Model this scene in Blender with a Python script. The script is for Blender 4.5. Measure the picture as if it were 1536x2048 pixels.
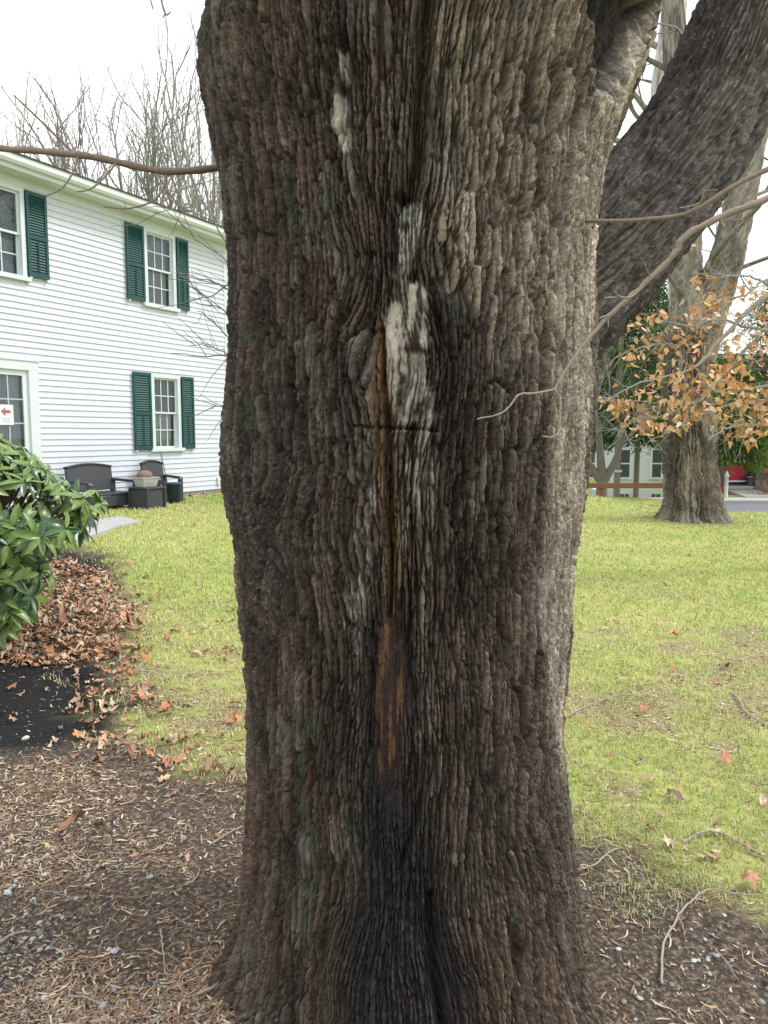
import bpy, math, random
import numpy as np
from mathutils import Vector
random.seed(7); RNG = np.random.default_rng(11)
SC = bpy.context.scene
for o in list(bpy.data.objects): bpy.data.objects.remove(o)

# ------------------------------------------------------------------ camera, sky, sun, exposure
F = 1500.0; PITCH = math.radians(5.86); EYE = 1.65
cam = bpy.data.cameras.new('camera'); cam.sensor_fit = 'VERTICAL'; cam.sensor_height = 36.0
cam.lens = 36.0*F/2048.0; cam.clip_start = 0.05; cam.clip_end = 2000
camo = bpy.data.objects.new('camera', cam); SC.collection.objects.link(camo)
camo.location = (0, 0, EYE); camo.rotation_euler = (math.pi/2-PITCH, 0, 0); SC.camera = camo

SUN_AZ, SUN_EL = math.radians(80), math.radians(50)
w = bpy.data.worlds.new('World'); SC.world = w; w.use_nodes = True
nt = w.node_tree; nt.nodes.clear()
out = nt.nodes.new('ShaderNodeOutputWorld'); bg = nt.nodes.new('ShaderNodeBackground'); bg.inputs['Strength'].default_value = 0.1
sky = nt.nodes.new('ShaderNodeTexSky'); sky.sky_type = 'NISHITA'; sky.sun_disc = False
sky.sun_elevation = SUN_EL; sky.sun_rotation = SUN_AZ
tc = nt.nodes.new('ShaderNodeTexCoord'); mp = nt.nodes.new('ShaderNodeMapping'); mp.inputs['Scale'].default_value = (1.6, 1.6, 4.0)
ns = nt.nodes.new('ShaderNodeTexNoise'); ns.inputs['Scale'].default_value = 1.7; ns.inputs['Detail'].default_value = 6; ns.inputs['Roughness'].default_value = .6
rmp = nt.nodes.new('ShaderNodeMapRange'); rmp.inputs[1].default_value = .30; rmp.inputs[2].default_value = .48; rmp.inputs[3].default_value = .35; rmp.inputs[4].default_value = 1
mx = nt.nodes.new('ShaderNodeMix'); mx.data_type = 'RGBA'; mx.inputs[7].default_value = (9.6, 9.9, 10.2, 1)
L = nt.links.new
L(tc.outputs['Generated'], mp.inputs['Vector']); L(mp.outputs[0], ns.inputs['Vector']); L(ns.outputs['Fac'], rmp.inputs[0])
L(rmp.outputs[0], mx.inputs[0]); L(sky.outputs[0], mx.inputs[6]); L(mx.outputs[2], bg.inputs['Color']); L(bg.outputs[0], out.inputs['Surface'])
sl = bpy.data.lights.new('sun', 'SUN'); sl.energy = 1.5; sl.angle = math.radians(12); sl.color = (1, .985, .96)
so = bpy.data.objects.new('sun', sl); SC.collection.objects.link(so)
sd = Vector((math.sin(SUN_AZ)*math.cos(SUN_EL), math.cos(SUN_AZ)*math.cos(SUN_EL), math.sin(SUN_EL)))
so.rotation_euler = sd.to_track_quat('Z', 'Y').to_euler(); so.location = (0, 0, 30)
SC.view_settings.view_transform = 'Standard'; SC.view_settings.look = 'None'; SC.view_settings.gamma = 1
SC.view_settings.exposure = 0.88

# ------------------------------------------------------------------ helpers
def ray(px, py):
    x = (px-768)/F; y = -(py-1024)/F
    return np.array([x, math.cos(PITCH)+y*math.sin(PITCH), -math.sin(PITCH)+y*math.cos(PITCH)])
def at(px, py, Y):                       # point on the sight line of a photo position at forward distance Y
    r = ray(px, py); return np.array([0, 0, EYE])+r*(Y/r[1])
def gnd(px, py, z=0):
    r = ray(px, py); return np.array([0, 0, EYE])+r*((z-EYE)/r[2])
def h2(ix, iy, seed):
    h = (ix.astype(np.int64)*374761393+iy.astype(np.int64)*668265263+seed*1274126177) & 0xffffffff
    h = ((h ^ (h >> 13))*1274126177) & 0xffffffff
    h = ((h ^ (h >> 16))*2246822519) & 0xffffffff
    return ((h ^ (h >> 15)) & 0xffffff)/float(0x1000000)
def vn(x, y, seed=0):
    x = np.asarray(x, float); y = np.asarray(y, float)
    ix = np.floor(x); iy = np.floor(y); fx = x-ix; fy = y-iy
    fx = fx*fx*(3-2*fx); fy = fy*fy*(3-2*fy)
    a = h2(ix, iy, seed); b = h2(ix+1, iy, seed); c = h2(ix, iy+1, seed); e = h2(ix+1, iy+1, seed)
    return (a+(b-a)*fx)*(1-fy)+(c+(e-c)*fx)*fy
def fbm(x, y, seed=0, n=4):
    r = 0; a = .5; t = 0
    for i in range(n):
        r = r+a*vn(x, y, seed+i*17); t += a; a *= .5; x = np.asarray(x)*2.03+3.1; y = np.asarray(y)*2.03+1.7
    return r/t
def vor(x, y, seed=0, jit=.85):
    ix = np.floor(x); iy = np.floor(y); f1 = np.full(x.shape, 9.); f2 = f1.copy(); cid = np.zeros(x.shape)
    for dx in (-1, 0, 1):
        for dy in (-1, 0, 1):
            cx = ix+dx; cy = iy+dy
            px_ = cx+.5+jit*(h2(cx, cy, seed)-.5); py_ = cy+.5+jit*(h2(cx, cy, seed+5)-.5)
            dd = np.hypot(x-px_, y-py_); near = dd < f1
            f2 = np.where(near, f1, np.minimum(f2, dd)); cid = np.where(near, h2(cx, cy, seed+9), cid); f1 = np.where(near, dd, f1)
    return f1, f2, cid
def sst(a, b, x):
    t = np.clip((x-a)/(b-a), 0, 1); return t*t*(3-2*t)
def seg_dist(px_, py_, pts):
    best = np.full(np.shape(px_), 1e9); tt = np.zeros(np.shape(px_)); n = len(pts)-1
    for i in range(n):
        (x0, y0), (x1, y1) = pts[i][:2], pts[i+1][:2]
        dx, dy = x1-x0, y1-y0; l = dx*dx+dy*dy+1e-12
        t = np.clip(((px_-x0)*dx+(py_-y0)*dy)/l, 0, 1)
        dd = np.hypot(px_-x0-t*dx, py_-y0-t*dy)
        tt = np.where(dd < best, (i+t)/n, tt); best = np.minimum(best, dd)
    return best, tt
def poly_sd(px_, py_, pts):              # signed distance to a polygon, positive inside
    inside = np.zeros(np.shape(px_), bool); n = len(pts)
    for i in range(n):
        x0, y0 = pts[i]; x1, y1 = pts[(i+1) % n]
        c = ((y0 > py_) != (y1 > py_)) & (px_ < (x1-x0)*(py_-y0)/(y1-y0+1e-12)+x0); inside ^= c
    dd, _ = seg_dist(px_, py_, list(pts)+[pts[0]])
    return np.where(inside, dd, -dd)

COL = SC.collection
def link_mesh(name, me, mat, parent=None, smooth=True, label=None, cat=None, group=None, kind=None):
    o = bpy.data.objects.new(name, me); COL.objects.link(o)
    if mat is not None and not me.materials: me.materials.append(mat)
    if smooth and len(me.polygons): me.polygons.foreach_set('use_smooth', np.ones(len(me.polygons), bool))
    if parent is not None: o.parent = parent
    return tag(o, label, cat, group, kind)
def tag(o, label=None, cat=None, group=None, kind=None):
    if label: o['label'] = label
    if cat: o['category'] = cat
    if group: o['group'] = group
    if kind: o['kind'] = kind
    return o
def np_mesh(name, V, faces, k, col=None):   # faces: (n,k) array
    V = np.asarray(V, np.float32); faces = np.asarray(faces, np.int32)
    me = bpy.data.meshes.new(name); me.vertices.add(len(V)); me.vertices.foreach_set('co', V.ravel())
    n = len(faces); me.loops.add(n*k); me.loops.foreach_set('vertex_index', faces.ravel())
    me.polygons.add(n); me.polygons.foreach_set('loop_start', np.arange(0, n*k, k, dtype=np.int32))
    me.update(calc_edges=True)
    if col is not None:
        a = me.attributes.new('Col', 'FLOAT_COLOR', 'POINT'); c = np.ones((len(V), 4), np.float32); c[:, :col.shape[1]] = col
        a.data.foreach_set('color', c.ravel())
    return me
class MB:
    def __init__(s): s.v = []; s.f = []
    def add(s, v, f):
        n = len(s.v); s.v += [tuple(map(float, p)) for p in v]; s.f += [tuple(i+n for i in q) for q in f]; return s
    def box(s, x0, x1, y0, y1, z0, z1):
        return s.add([(x0,y0,z0),(x1,y0,z0),(x1,y1,z0),(x0,y1,z0),(x0,y0,z1),(x1,y0,z1),(x1,y1,z1),(x0,y1,z1)],
                     [(0,3,2,1),(4,5,6,7),(0,1,5,4),(1,2,6,5),(2,3,7,6),(3,0,4,7)])
    def prism(s, poly, axis, a0, a1):     # poly of 2d points extruded along axis 'x','y' or 'z'
        n = len(poly)
        def mk(p, a):
            return {'x': (a, p[0], p[1]), 'y': (p[0], a, p[1]), 'z': (p[0], p[1], a)}[axis]
        return s.add([mk(p, a0) for p in poly]+[mk(p, a1) for p in poly],
                     [tuple(range(n))[::-1], tuple(range(n, 2*n))]+[(i, (i+1) % n, n+(i+1) % n, n+i) for i in range(n)])
    def lathe(s, prof, cx=0, cy=0, n=16):
        v = []; f = []
        for r, z in prof:
            for i in range(n): a = 2*math.pi*i/n; v.append((cx+r*math.cos(a), cy+r*math.sin(a), z))
        for j in range(len(prof)-1):
            for i in range(n): f.append((j*n+i, j*n+(i+1) % n, (j+1)*n+(i+1) % n, (j+1)*n+i))
        f.append(tuple(range(n))[::-1]); f.append(tuple((len(prof)-1)*n+i for i in range(n)))
        return s.add(v, f)
    def mesh(s, name):
        me = bpy.data.meshes.new(name); me.from_pydata(s.v, [], s.f); me.update(); return me
    def build(s, name, mat, parent=None, bevel=0, smooth=False, **k):
        o = link_mesh(name, s.mesh(name), mat, parent, smooth, **k)
        if bevel:
            m = o.modifiers.new('bevel', 'BEVEL'); m.width = bevel; m.segments = 2; m.limit_method = 'ANGLE'
        return o
def empty(name, loc=(0, 0, 0), rz=0, label=None, cat=None, group=None):
    o = bpy.data.objects.new(name, None); COL.objects.link(o); o.location = [float(c) for c in loc]; o.rotation_euler = (0, 0, rz)
    o.empty_display_size = .1
    return tag(o, label, cat, group)
def frames(P):
    P = np.asarray(P, float); T = np.gradient(P, axis=0); T /= np.linalg.norm(T, axis=1)[:, None]+1e-9
    u = np.cross(T[0], [0, 0, 1.]);
    if np.linalg.norm(u) < .1: u = np.cross(T[0], [0, 1., 0])
    U = np.zeros_like(P); u /= np.linalg.norm(u)
    for i in range(len(P)):
        u = u-T[i]*(u@T[i]); u /= np.linalg.norm(u)+1e-9; U[i] = u
    return T, U, np.cross(T, U)
def spline(P, n):                         # Catmull-Rom through points (any columns)
    P = np.asarray(P, float)
    if len(P) < 3:
        t = np.linspace(0, 1, n)[:, None]; return P[0]*(1-t)+P[-1]*t
    Q = np.vstack([2*P[0]-P[1], P, 2*P[-1]-P[-2]]); t = np.linspace(0, len(P)-1-1e-6, n); i = t.astype(int); f = (t-i)[:, None]
    a, b, c, e = Q[i], Q[i+1], Q[i+2], Q[i+3]
    return .5*(2*b+(c-a)*f+(2*a-5*b+4*c-e)*f*f+(3*b-a-3*c+e)*f**3)
def tubes(branches, sides=5):             # list of (points, radii) -> arrays
    Vs = []; Fs = []; off = 0; ang = np.arange(sides)*2*math.pi/sides
    for P, R in branches:
        P = np.asarray(P, float); R = np.asarray(R, float); T, U, W = frames(P); m = len(P)
        ring = P[:, None, :]+R[:, None, None]*(np.cos(ang)[None, :, None]*U[:, None, :]+np.sin(ang)[None, :, None]*W[:, None, :])
        Vs.append(ring.reshape(-1, 3)); i = np.arange(m-1)[:, None]*sides; j = np.arange(sides)[None, :]; k = (j+1) % sides
        Fs.append((np.stack([i+j, i+k, i+sides+k, i+sides+j], -1).reshape(-1, 4))+off); off += m*sides
    return np.vstack(Vs), np.vstack(Fs)
def tube_obj(name, branches, sides, mat, parent=None, **k):
    V, Q = tubes(branches, sides); return link_mesh(name, np_mesh(name, V, Q, 4), mat, parent, True, **k)

# ------------------------------------------------------------------ materials
def mat(name, col, rough=.7, var=.0, scale=20., bump=0., bscale=80., spec=.4, attr=False, col2=None, metallic=0., stretch=None, thr=(.35, .65)):
    m = bpy.data.materials.new(name); m.use_nodes = True; N = m.node_tree; b = N.nodes['Principled BSDF']; K = N.links.new
    b.inputs['Roughness'].default_value = rough; b.inputs['Specular IOR Level'].default_value = spec; b.inputs['Metallic'].default_value = metallic
    t = N.nodes.new('ShaderNodeTexCoord'); vec = t.outputs['Object']
    if stretch:
        mpn = N.nodes.new('ShaderNodeMapping'); mpn.inputs['Scale'].default_value = stretch; K(vec, mpn.inputs['Vector']); vec = mpn.outputs[0]
    src = None
    if attr:
        a = N.nodes.new('ShaderNodeAttribute'); a.attribute_name = 'Col'; src = a.outputs['Color']
    if col2 is not None:
        n = N.nodes.new('ShaderNodeTexNoise'); n.inputs['Scale'].default_value = scale; n.inputs['Detail'].default_value = 5; K(vec, n.inputs['Vector'])
        r = N.nodes.new('ShaderNodeMapRange'); r.inputs[1].default_value = thr[0]; r.inputs[2].default_value = thr[1]; K(n.outputs['Fac'], r.inputs[0])
        x = N.nodes.new('ShaderNodeMix'); x.data_type = 'RGBA'; x.inputs[6].default_value = (*col, 1); x.inputs[7].default_value = (*col2, 1)
        K(r.outputs[0], x.inputs[0]); src = x.outputs[2]
    if var:
        n = N.nodes.new('ShaderNodeTexNoise'); n.inputs['Scale'].default_value = scale*2.3; n.inputs['Detail'].default_value = 6; n.inputs['Roughness'].default_value = .65
        K(vec, n.inputs['Vector'])
        r = N.nodes.new('ShaderNodeMapRange'); r.inputs[1].default_value = .25; r.inputs[2].default_value = .75; r.inputs[3].default_value = 1-var; r.inputs[4].default_value = 1+var
        K(n.outputs['Fac'], r.inputs[0])
        x = N.nodes.new('ShaderNodeMix'); x.data_type = 'RGBA'; x.blend_type = 'MULTIPLY'; x.inputs[0].default_value = 1
        if src is None: x.inputs[6].default_value = (*col, 1)
        else: K(src, x.inputs[6])
        K(r.outputs[0], x.inputs[7]); src = x.outputs[2]
    if src is not None: K(src, b.inputs['Base Color'])
    else: b.inputs['Base Color'].default_value = (*col, 1)
    if bump:
        n = N.nodes.new('ShaderNodeTexNoise'); n.inputs['Scale'].default_value = bscale; n.inputs['Detail'].default_value = 6; n.inputs['Roughness'].default_value = .6
        K(vec, n.inputs['Vector']); bn = N.nodes.new('ShaderNodeBump'); bn.inputs['Strength'].default_value = bump; bn.inputs['Distance'].default_value = .02
        K(n.outputs['Fac'], bn.inputs['Height']); K(bn.outputs[0], b.inputs['Normal'])
    return m
def glass_mat(name, tint=(.75, .8, .8), f0=.08):
    m = bpy.data.materials.new(name); m.use_nodes = True; N = m.node_tree; N.nodes.remove(N.nodes['Principled BSDF']); K = N.links.new
    o = N.nodes['Material Output']; tr = N.nodes.new('ShaderNodeBsdfTransparent'); tr.inputs[0].default_value = (*tint, 1)
    g = N.nodes.new('ShaderNodeBsdfGlossy'); g.inputs['Roughness'].default_value = .02; g.inputs['Color'].default_value = (.9, .95, 1, 1)
    lw = N.nodes.new('ShaderNodeFresnel'); lw.inputs['IOR'].default_value = 1.6; x = N.nodes.new('ShaderNodeMixShader')
    K(lw.outputs[0], x.inputs[0]); K(tr.outputs[0], x.inputs[1]); K(g.outputs[0], x.inputs[2]); K(x.outputs[0], o.inputs['Surface']); return m
def bark_mat(name, bump=.35, bscale=160., var=.35):
    m = mat(name, (.1, .09, .08), .9, var, 45., bump, bscale, .25, attr=True)
    N = m.node_tree; b = N.nodes['Principled BSDF']; a = [n for n in N.nodes if n.type == 'ATTRIBUTE'][0]
    r = N.nodes.new('ShaderNodeMapRange'); r.inputs[3].default_value = .3; r.inputs[4].default_value = .7     # alpha 0 = wet
    N.links.new(a.outputs['Alpha'], r.inputs[0]); N.links.new(r.outputs[0], b.inputs['Roughness'])
    return m
M_BARK = bark_mat('bark', .55, 230.)
M_BARKF = bark_mat('bark_background', .3, 60., .3)
M_TWIG = mat('twig_bark', (.27, .215, .165), .8, .3, 60., .2, 200.)
M_GREYTWIG = mat('grey_twig_bark', (.16, .145, .13), .85, .3, 20.)
M_SOIL = None

# ------------------------------------------------------------------ terrain
WP = at(367, 992, 15.5); WD = np.array([math.sin(math.radians(29)), math.cos(math.radians(29))]); WN = np.array([WD[1], -WD[0]])
def wallxy(a, b): return WP[:2]+WD*a+WN*b
def hz(x, y, micro=True):
    return _hz(x, y, micro)-1.1*sst(35.2, 37, np.asarray(y, float))*sst(.41, .398, np.asarray(x, float)/np.maximum(np.asarray(y, float), 1))
def _hz(x, y, micro=True):
    x = np.asarray(x, float); y = np.asarray(y, float)
    wd = (x-WP[0])*WN[0]+(y-WP[1])*WN[1]
    h = .39*(1-sst(2.0, 9.5, wd))
    yc = 18.4-2.8*sst(5.2, 7.6, x)
    e = np.clip(y-yc, 0, None); h = h-1.42*sst(0, 6.5, e)*(1-sst(-6, -2, -x)*0)
    far = sst(24, 60, y)*sst(-4, -12, x); h = h+far*0
    if micro:
        m = np.exp(-((y/14.)**2)); h = h+(fbm(x*1.1, y*1.1, 3)-.5)*.05*m*sst(.6, 1.6, np.hypot(x-.1, y-2.3))+(fbm(x*6, y*6, 8)-.5)*.018*m
    return h
BED = [(-9, 9.6), (-3.84, 8.9), (-3.2, 8.4), (-2.62, 7.2), (-2.05, 5.8), (-1.68, 4.6), (-1.42, 3.85), (-.67, 3.58), (0, 3.4), (.5, 3.1), (.78, 2.9), (1.05, 2.62), (1.4, 2.4), (2.6, 2.0), (2.6, -6), (-9, -6)]
def bed(x, y):                           # >0 inside the planting bed, metres
    wx = x+(fbm(x*2.2, y*2.2, 31)-.5)*.45; wy = y+(fbm(x*2.2, y*2.2, 37)-.5)*.45
    return poly_sd(wx, wy, BED)
PILE = [(-6, 8.4), (-3.5, 8.0), (-2.9, 7.6), (-2.5, 7.0), (-1.95, 5.75), (-1.75, 5.0), (-2.1, 4.85), (-2.9, 5.15), (-6, 5.5)]
MULCH = [(-6, 5.3), (-2.7, 5.05), (-1.85, 5.0), (-1.58, 4.5), (-1.42, 3.95), (-1.85, 3.6), (-6, 3.4)]
MULCH2 = [(-5, 9.0), (-3.6, 8.7), (-2.9, 7.9), (-3.0, 7.3), (-5, 7.4)]
def mulch(x, y):
    wx = x+(fbm(x*3, y*3, 51)-.5)*.3; wy = y+(fbm(x*3, y*3, 57)-.5)*.3
    return np.maximum(poly_sd(wx, wy, MULCH), poly_sd(wx, wy, MULCH2))
def axis_lines(lo, hi, c0, c1, fine, grow=1.12):
    a = list(np.arange(c0, c1+fine/2, fine)); s = fine; v = c1
    while v < hi: s *= grow; v += s; a.append(v)
    s = fine; v = c0
    while v > lo: s *= grow; v -= s; a.insert(0, v)
    return np.array(a)
gx = axis_lines(-600, 600, -3.2, 3.2, .05); gy = axis_lines(-300, 900, 1.2, 6.5, .05)
X, Y = np.meshgrid(gx, gy); n0, n1 = X.shape
bd = bed(X, Y); mu = mulch(X, Y)
V = np.stack([X, Y, hz(X, Y)], -1).reshape(-1, 3)
i = np.arange(n0-1)[:, None]*n1+np.arange(n1-1)[None, :]
Q = np.stack([i, i+1, i+n1+1, i+n1], -1).reshape(-1, 4)
def bare_w(x, y):
    return .75*sst(.52, .68, fbm(x*1.3, y*1.3, 71)*.65+fbm(x*4.5, y*4.5, 72)*.35+(1-sst(3.0, 7.0, y))*.08)*(1-sst(5.5, 9, y)*.85)
def lawn_w(x, y, bd):                    # how grassy
    patch = fbm(x*1.3, y*1.3, 71); near = 1-sst(3.0, 7.0, y)
    bare = bare_w(x, y)*1.2
    tree2 = sst(1.25, .7, np.hypot(x-6.0, y-14.6)); right = sst(6.5, 9.5, x)*sst(9, 12, y)*(1-sst(15, 16, y))*.5
    return np.clip(sst(.38, -.35, bd+(fbm(x*5, y*5, 75)-.5)*.9)*(1-.75*bare)-.7*tree2-right, 0, 1)
lw = np.clip(sst(.16, -.28, bd+(fbm(X*7, Y*7, 73)-.5)*.5)-.7*sst(1.25, .7, np.hypot(X-6.0, Y-14.6)), 0, 1); blk = sst(-.05, .15, mu)
gc = np.stack([lw, blk, bare_w(X, Y)], -1).reshape(-1, 3)
gme = np_mesh('ground', V, Q, 4, gc)
def ground_material():
    m = bpy.data.materials.new('ground'); m.use_nodes = True; N = m.node_tree; b = N.nodes['Principled BSDF']; K = N.links.new
    b.inputs['Roughness'].default_value = .95; b.inputs['Specular IOR Level'].default_value = .15
    t = N.nodes.new('ShaderNodeTexCoord'); a = N.nodes.new('ShaderNodeAttribute'); a.attribute_name = 'Col'
    sp = N.nodes.new('ShaderNodeSeparateColor'); K(a.outputs['Color'], sp.inputs[0])
    def noise(s, d=6, r=.6):
        n = N.nodes.new('ShaderNodeTexNoise'); n.inputs['Scale'].default_value = s; n.inputs['Detail'].default_value = d; n.inputs['Roughness'].default_value = r
        K(t.outputs['Object'], n.inputs['Vector']); return n.outputs['Fac']
    def ramp(f, pts):
        r = N.nodes.new('ShaderNodeValToRGB'); e = r.color_ramp.elements
        e[0].position, e[0].color = pts[0][0], (*pts[0][1], 1); e[1].position, e[1].color = pts[-1][0], (*pts[-1][1], 1)
        for p, c in pts[1:-1]: q = e.new(p); q.color = (*c, 1)
        K(f, r.inputs[0]); return r.outputs[0]
    def mixc(f, x, y):
        n = N.nodes.new('ShaderNodeMix'); n.data_type = 'RGBA'; K(f, n.inputs[0]); K(x, n.inputs[6]); K(y, n.inputs[7]); return n.outputs[2]
    soil = ramp(noise(55), [(.3, (.034, .026, .021)), (.48, (.072, .056, .043)), (.6, (.16, .12, .09)), (.74, (.30, .24, .18))])
    black = ramp(noise(70), [(.35, (.010, .010, .011)), (.6, (.022, .021, .021)), (.78, (.06, .056, .05))])
    g1 = ramp(noise(1.1), [(.35, (.21, .32, .06)), (.5, (.34, .38, .10)), (.65, (.44, .42, .16))])
    g2 = ramp(noise(38), [(.3, (.14, .16, .06)), (.5, (.31, .35, .09)), (.7, (.52, .47, .24))])
    mm = N.nodes.new('ShaderNodeMix'); mm.data_type = 'RGBA'; mm.inputs[0].default_value = .5; K(g1, mm.inputs[6]); K(g2, mm.inputs[7])
    c = mixc(sp.outputs[1], soil, black); thatch = ramp(noise(48), [(.3, (.09, .07, .05)), (.5, (.24, .19, .11)), (.68, (.44, .37, .22))]); gl = mixc(sp.outputs[2], mm.outputs[2], thatch); c = mixc(sp.outputs[0], c, gl); K(c, b.inputs['Base Color'])
    bn = N.nodes.new('ShaderNodeBump'); bn.inputs['Strength'].default_value = .6; bn.inputs['Distance'].default_value = .03; K(noise(60), bn.inputs['Height']); K(bn.outputs[0], b.inputs['Normal'])
    return m
link_mesh('ground', gme, ground_material(), None, True, kind='structure')

# road, kerb and far pavement
M_ROAD = mat('asphalt', (.16, .165, .175), .85, .25, 8., .3, 60.); M_CONC = mat('concrete', (.42, .41, .39), .9, .2, 6., .3, 40.)
RZ = -1.36
MB().box(-60, 60, 24.95, 33.0, RZ-.2, RZ).build('road', M_ROAD, kind='structure')
kb = MB().box(-60, 60, 33.0, 33.18, RZ-.2, RZ+.13).build('kerb', mat('kerb_stone', (.36, .35, .33), .9, .2, 10.), kind='structure')
MB().box(-60, 60, 33.18, 35.0, RZ-.2, RZ+.11).build('pavement', M_CONC, kind='structure')
MB().box(15.6, 60, 35.0, 41.0, RZ-1.2, RZ+.14).build('verge', mat('far_lawn', (.16, .17, .05), .95, .3, 2., col2=(.26, .24, .09)), kind='structure')
# garden path in front of the furniture
pp = [gnd(*p, .40)[:2] for p in ((150, 1046), (238, 1033), (281, 1043), (236, 1052), (206, 1064), (150, 1082))]
pm = MB().prism([(p[0], p[1]) for p in pp][::-1], 'z', .2, .408)
pm.build('path', mat('path_stone', (.38, .38, .375), .9, .25, 12., .3, 50.), kind='structure')


# ------------------------------------------------------------------ the big maple: base shape of the trunk
D0 = 2.3
SIL = [(0, 428, 1322), (60, 408, 1310), (100, 400, 1298), (180, 405, 1264), (260, 421, 1236), (330, 437, 1214), (400, 449, 1204), (480, 457, 1195), (560, 462, 1190), (640, 463, 1189), (700, 463, 1188),
       (760, 461, 1186), (830, 455, 1181), (870, 453, 1177), (920, 454, 1171), (980, 459, 1163), (1050, 471, 1157), (1120, 482, 1148), (1200, 488, 1140), (1300, 494, 1135), (1400, 498, 1129),
       (1500, 501, 1122), (1560, 503, 1124), (1620, 502, 1131), (1700, 496, 1144), (1800, 487, 1162)]
zs, rs, azs = [], [], []
for y, xl, xr in SIL:
    a, b = ray(xl, y), ray(xr, y); al, ar = math.atan2(a[0], a[1]), math.atan2(b[0], b[1]); hf = (ar-al)/2
    te = (a[2]/math.hypot(a[0], a[1])+b[2]/math.hypot(b[0], b[1]))/2
    zs.append(EYE+D0*math.cos(hf)*te); rs.append(D0*math.sin(hf)-.003); azs.append((al+ar)/2)
zs, rs, azs = map(lambda q: np.array(q)[::-1], (zs, rs, azs))
zb, rb = zs[0], rs[0]
zl = np.array([-.25, -.12, 0, zb*.35, zb*.7]); rl = rb+np.array([.16, .11, .065, .03, .01])
zs = np.concatenate([zl, zs, [zs[-1]+.25, zs[-1]+.6, zs[-1]+.9]]); rs = np.concatenate([rl, rs, [rs[-1]*.99, rs[-1]*.92, rs[-1]*.85]])
azs = np.concatenate([np.full(5, azs[0]), azs, [azs[-1]]*3])
_zz = np.linspace(zs[0], zs[-1], 400)
def smooth(v, n=7): k = np.hanning(n+2)[1:-1]; k /= k.sum(); return np.convolve(np.pad(v, n//2, 'edge'), k, 'valid')
_rr = smooth(np.interp(_zz, zs, rs)); _aa = smooth(np.interp(_zz, zs, azs), 21)
def rad(z): return np.interp(z, _zz, _rr)
def axis(z): a = np.interp(z, _zz, _aa); return D0*np.sin(a), D0*np.cos(a)
def S(px, py):                            # photo position -> (arc metres, height) on the trunk surface
    r = ray(px, py); t0, t1 = None, None; prev = None
    for t in np.linspace(1.2, 2.6, 700):
        p = np.array([0, 0, EYE])+r*t; cx, cy = axis(p[2]); q = math.hypot(p[0]-cx, p[1]-cy)-rad(p[2])
        if q <= 0: break
        if prev is not None and q > prev: break      # grazing the edge
        prev = q
    th = math.atan2(p[0]-cx, -(p[1]-cy)); return th*.55, p[2]
def SP(pts): return [S(*p) for p in pts]
_u = np.linspace(-1, 1, 830); ths = np.concatenate([1.6*_u, np.linspace(1.6, 2*math.pi-1.6, 58)[1:-1]])
zr = np.concatenate([np.arange(-.16, 2.9, .0033), np.arange(2.9, zs[-1], .02)])
TH, Z = np.meshgrid(ths, zr); SA = np.where(TH > math.pi, TH-2*math.pi, TH)*.55
_wc = {}
def wob(a, sc, sd):
    if (sc, sd) not in _wc: _wc[(sc, sd)] = fbm(SA*sc, Z*sc*.6, sd, 3)-.5
    return _wc[(sc, sd)]*a
def PM(pts, soft=.012, warp=.03, sc=14, sd=100):
    return sst(-soft, soft, poly_sd(SA+wob(warp, sc, sd), Z+wob(warp*2, sc, sd+7), SP(pts)))
def LM(pts, wpx, warp=.012, sd=120):
    dd, t = seg_dist(SA+wob(warp, 18, sd), Z+wob(warp, 18, sd+3), SP(pts)); wd = wpx*.00118
    wd = wd*(.5+.9*np.sin(np.clip(t, .06, .94)*math.pi)); return np.exp(-(dd/wd)**2), t
m_pale1 = PM([(764, 610), (790, 572), (806, 556), (815, 580), (838, 572), (848, 615), (852, 650), (858, 690), (838, 712), (820, 690), (800, 722), (784, 700), (762, 694), (768, 650)], .008, .05, 22)*(1-.75*sst(.56, .66, fbm(SA*60, Z*14, 445)))
m_pale2 = PM([(763, 702), (835, 703), (848, 715), (852, 760), (864, 800), (874, 852), (790, 856), (780, 800), (766, 760)], .01)
m_pale0 = PM([(797, 415), (830, 400), (850, 430), (845, 470), (825, 500), (815, 540), (800, 560), (790, 540), (800, 480)], .01)
m_pale3 = PM([(790, 862), (880, 862), (862, 960), (866, 1050), (846, 1105), (803, 1098), (800, 1000)], .02, .05)
m_flake = np.maximum(PM([(668, 180), (682, 165), (690, 195), (698, 230), (695, 290), (685, 305), (672, 270), (660, 235)], .006, .02), PM([(676, 108), (693, 110), (694, 152), (676, 152)], .006, .02))
m_peel = np.maximum(PM([(1075, 1160), (1092, 1155), (1088, 1220), (1112, 1290), (1096, 1305), (1070, 1280)], .01), PM([(1088, 1300), (1118, 1310), (1112, 1350), (1098, 1352)], .008))
m_streakL = PM([(725, 950), (748, 960), (742, 1110), (725, 1190), (716, 1340), (700, 1330), (690, 1180), (722, 1080)], .015, .05)
m_or, t_or = LM([(752, 640), (752, 700), (756, 760), (764, 850), (768, 920), (776, 980), (785, 1060), (787, 1140), (790, 1220), (796, 1290)], 15, .016)
m_orc, _ = LM([(758, 650), (760, 760), (770, 860), (775, 960), (778, 1060), (779, 1150), (776, 1240)], 6.5, .012)
m_red = PM([(768, 1210), (795, 1235), (808, 1300), (818, 1400), (802, 1490), (785, 1620), (765, 1600), (750, 1480), (745, 1380), (752, 1290)], .028, .07, 26)
m_wet = PM([(715, 1560), (850, 1540), (868, 1700), (900, 1800), (955, 1950), (985, 2110), (640, 2110), (690, 1850), (722, 1700)], .05, .08)
m_cav = PM([(1180, 10), (1190, -60), (1300, -60), (1322, 20), (1272, 130), (1236, 175), (1202, 150), (1184, 100)], .02, .05)
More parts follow.
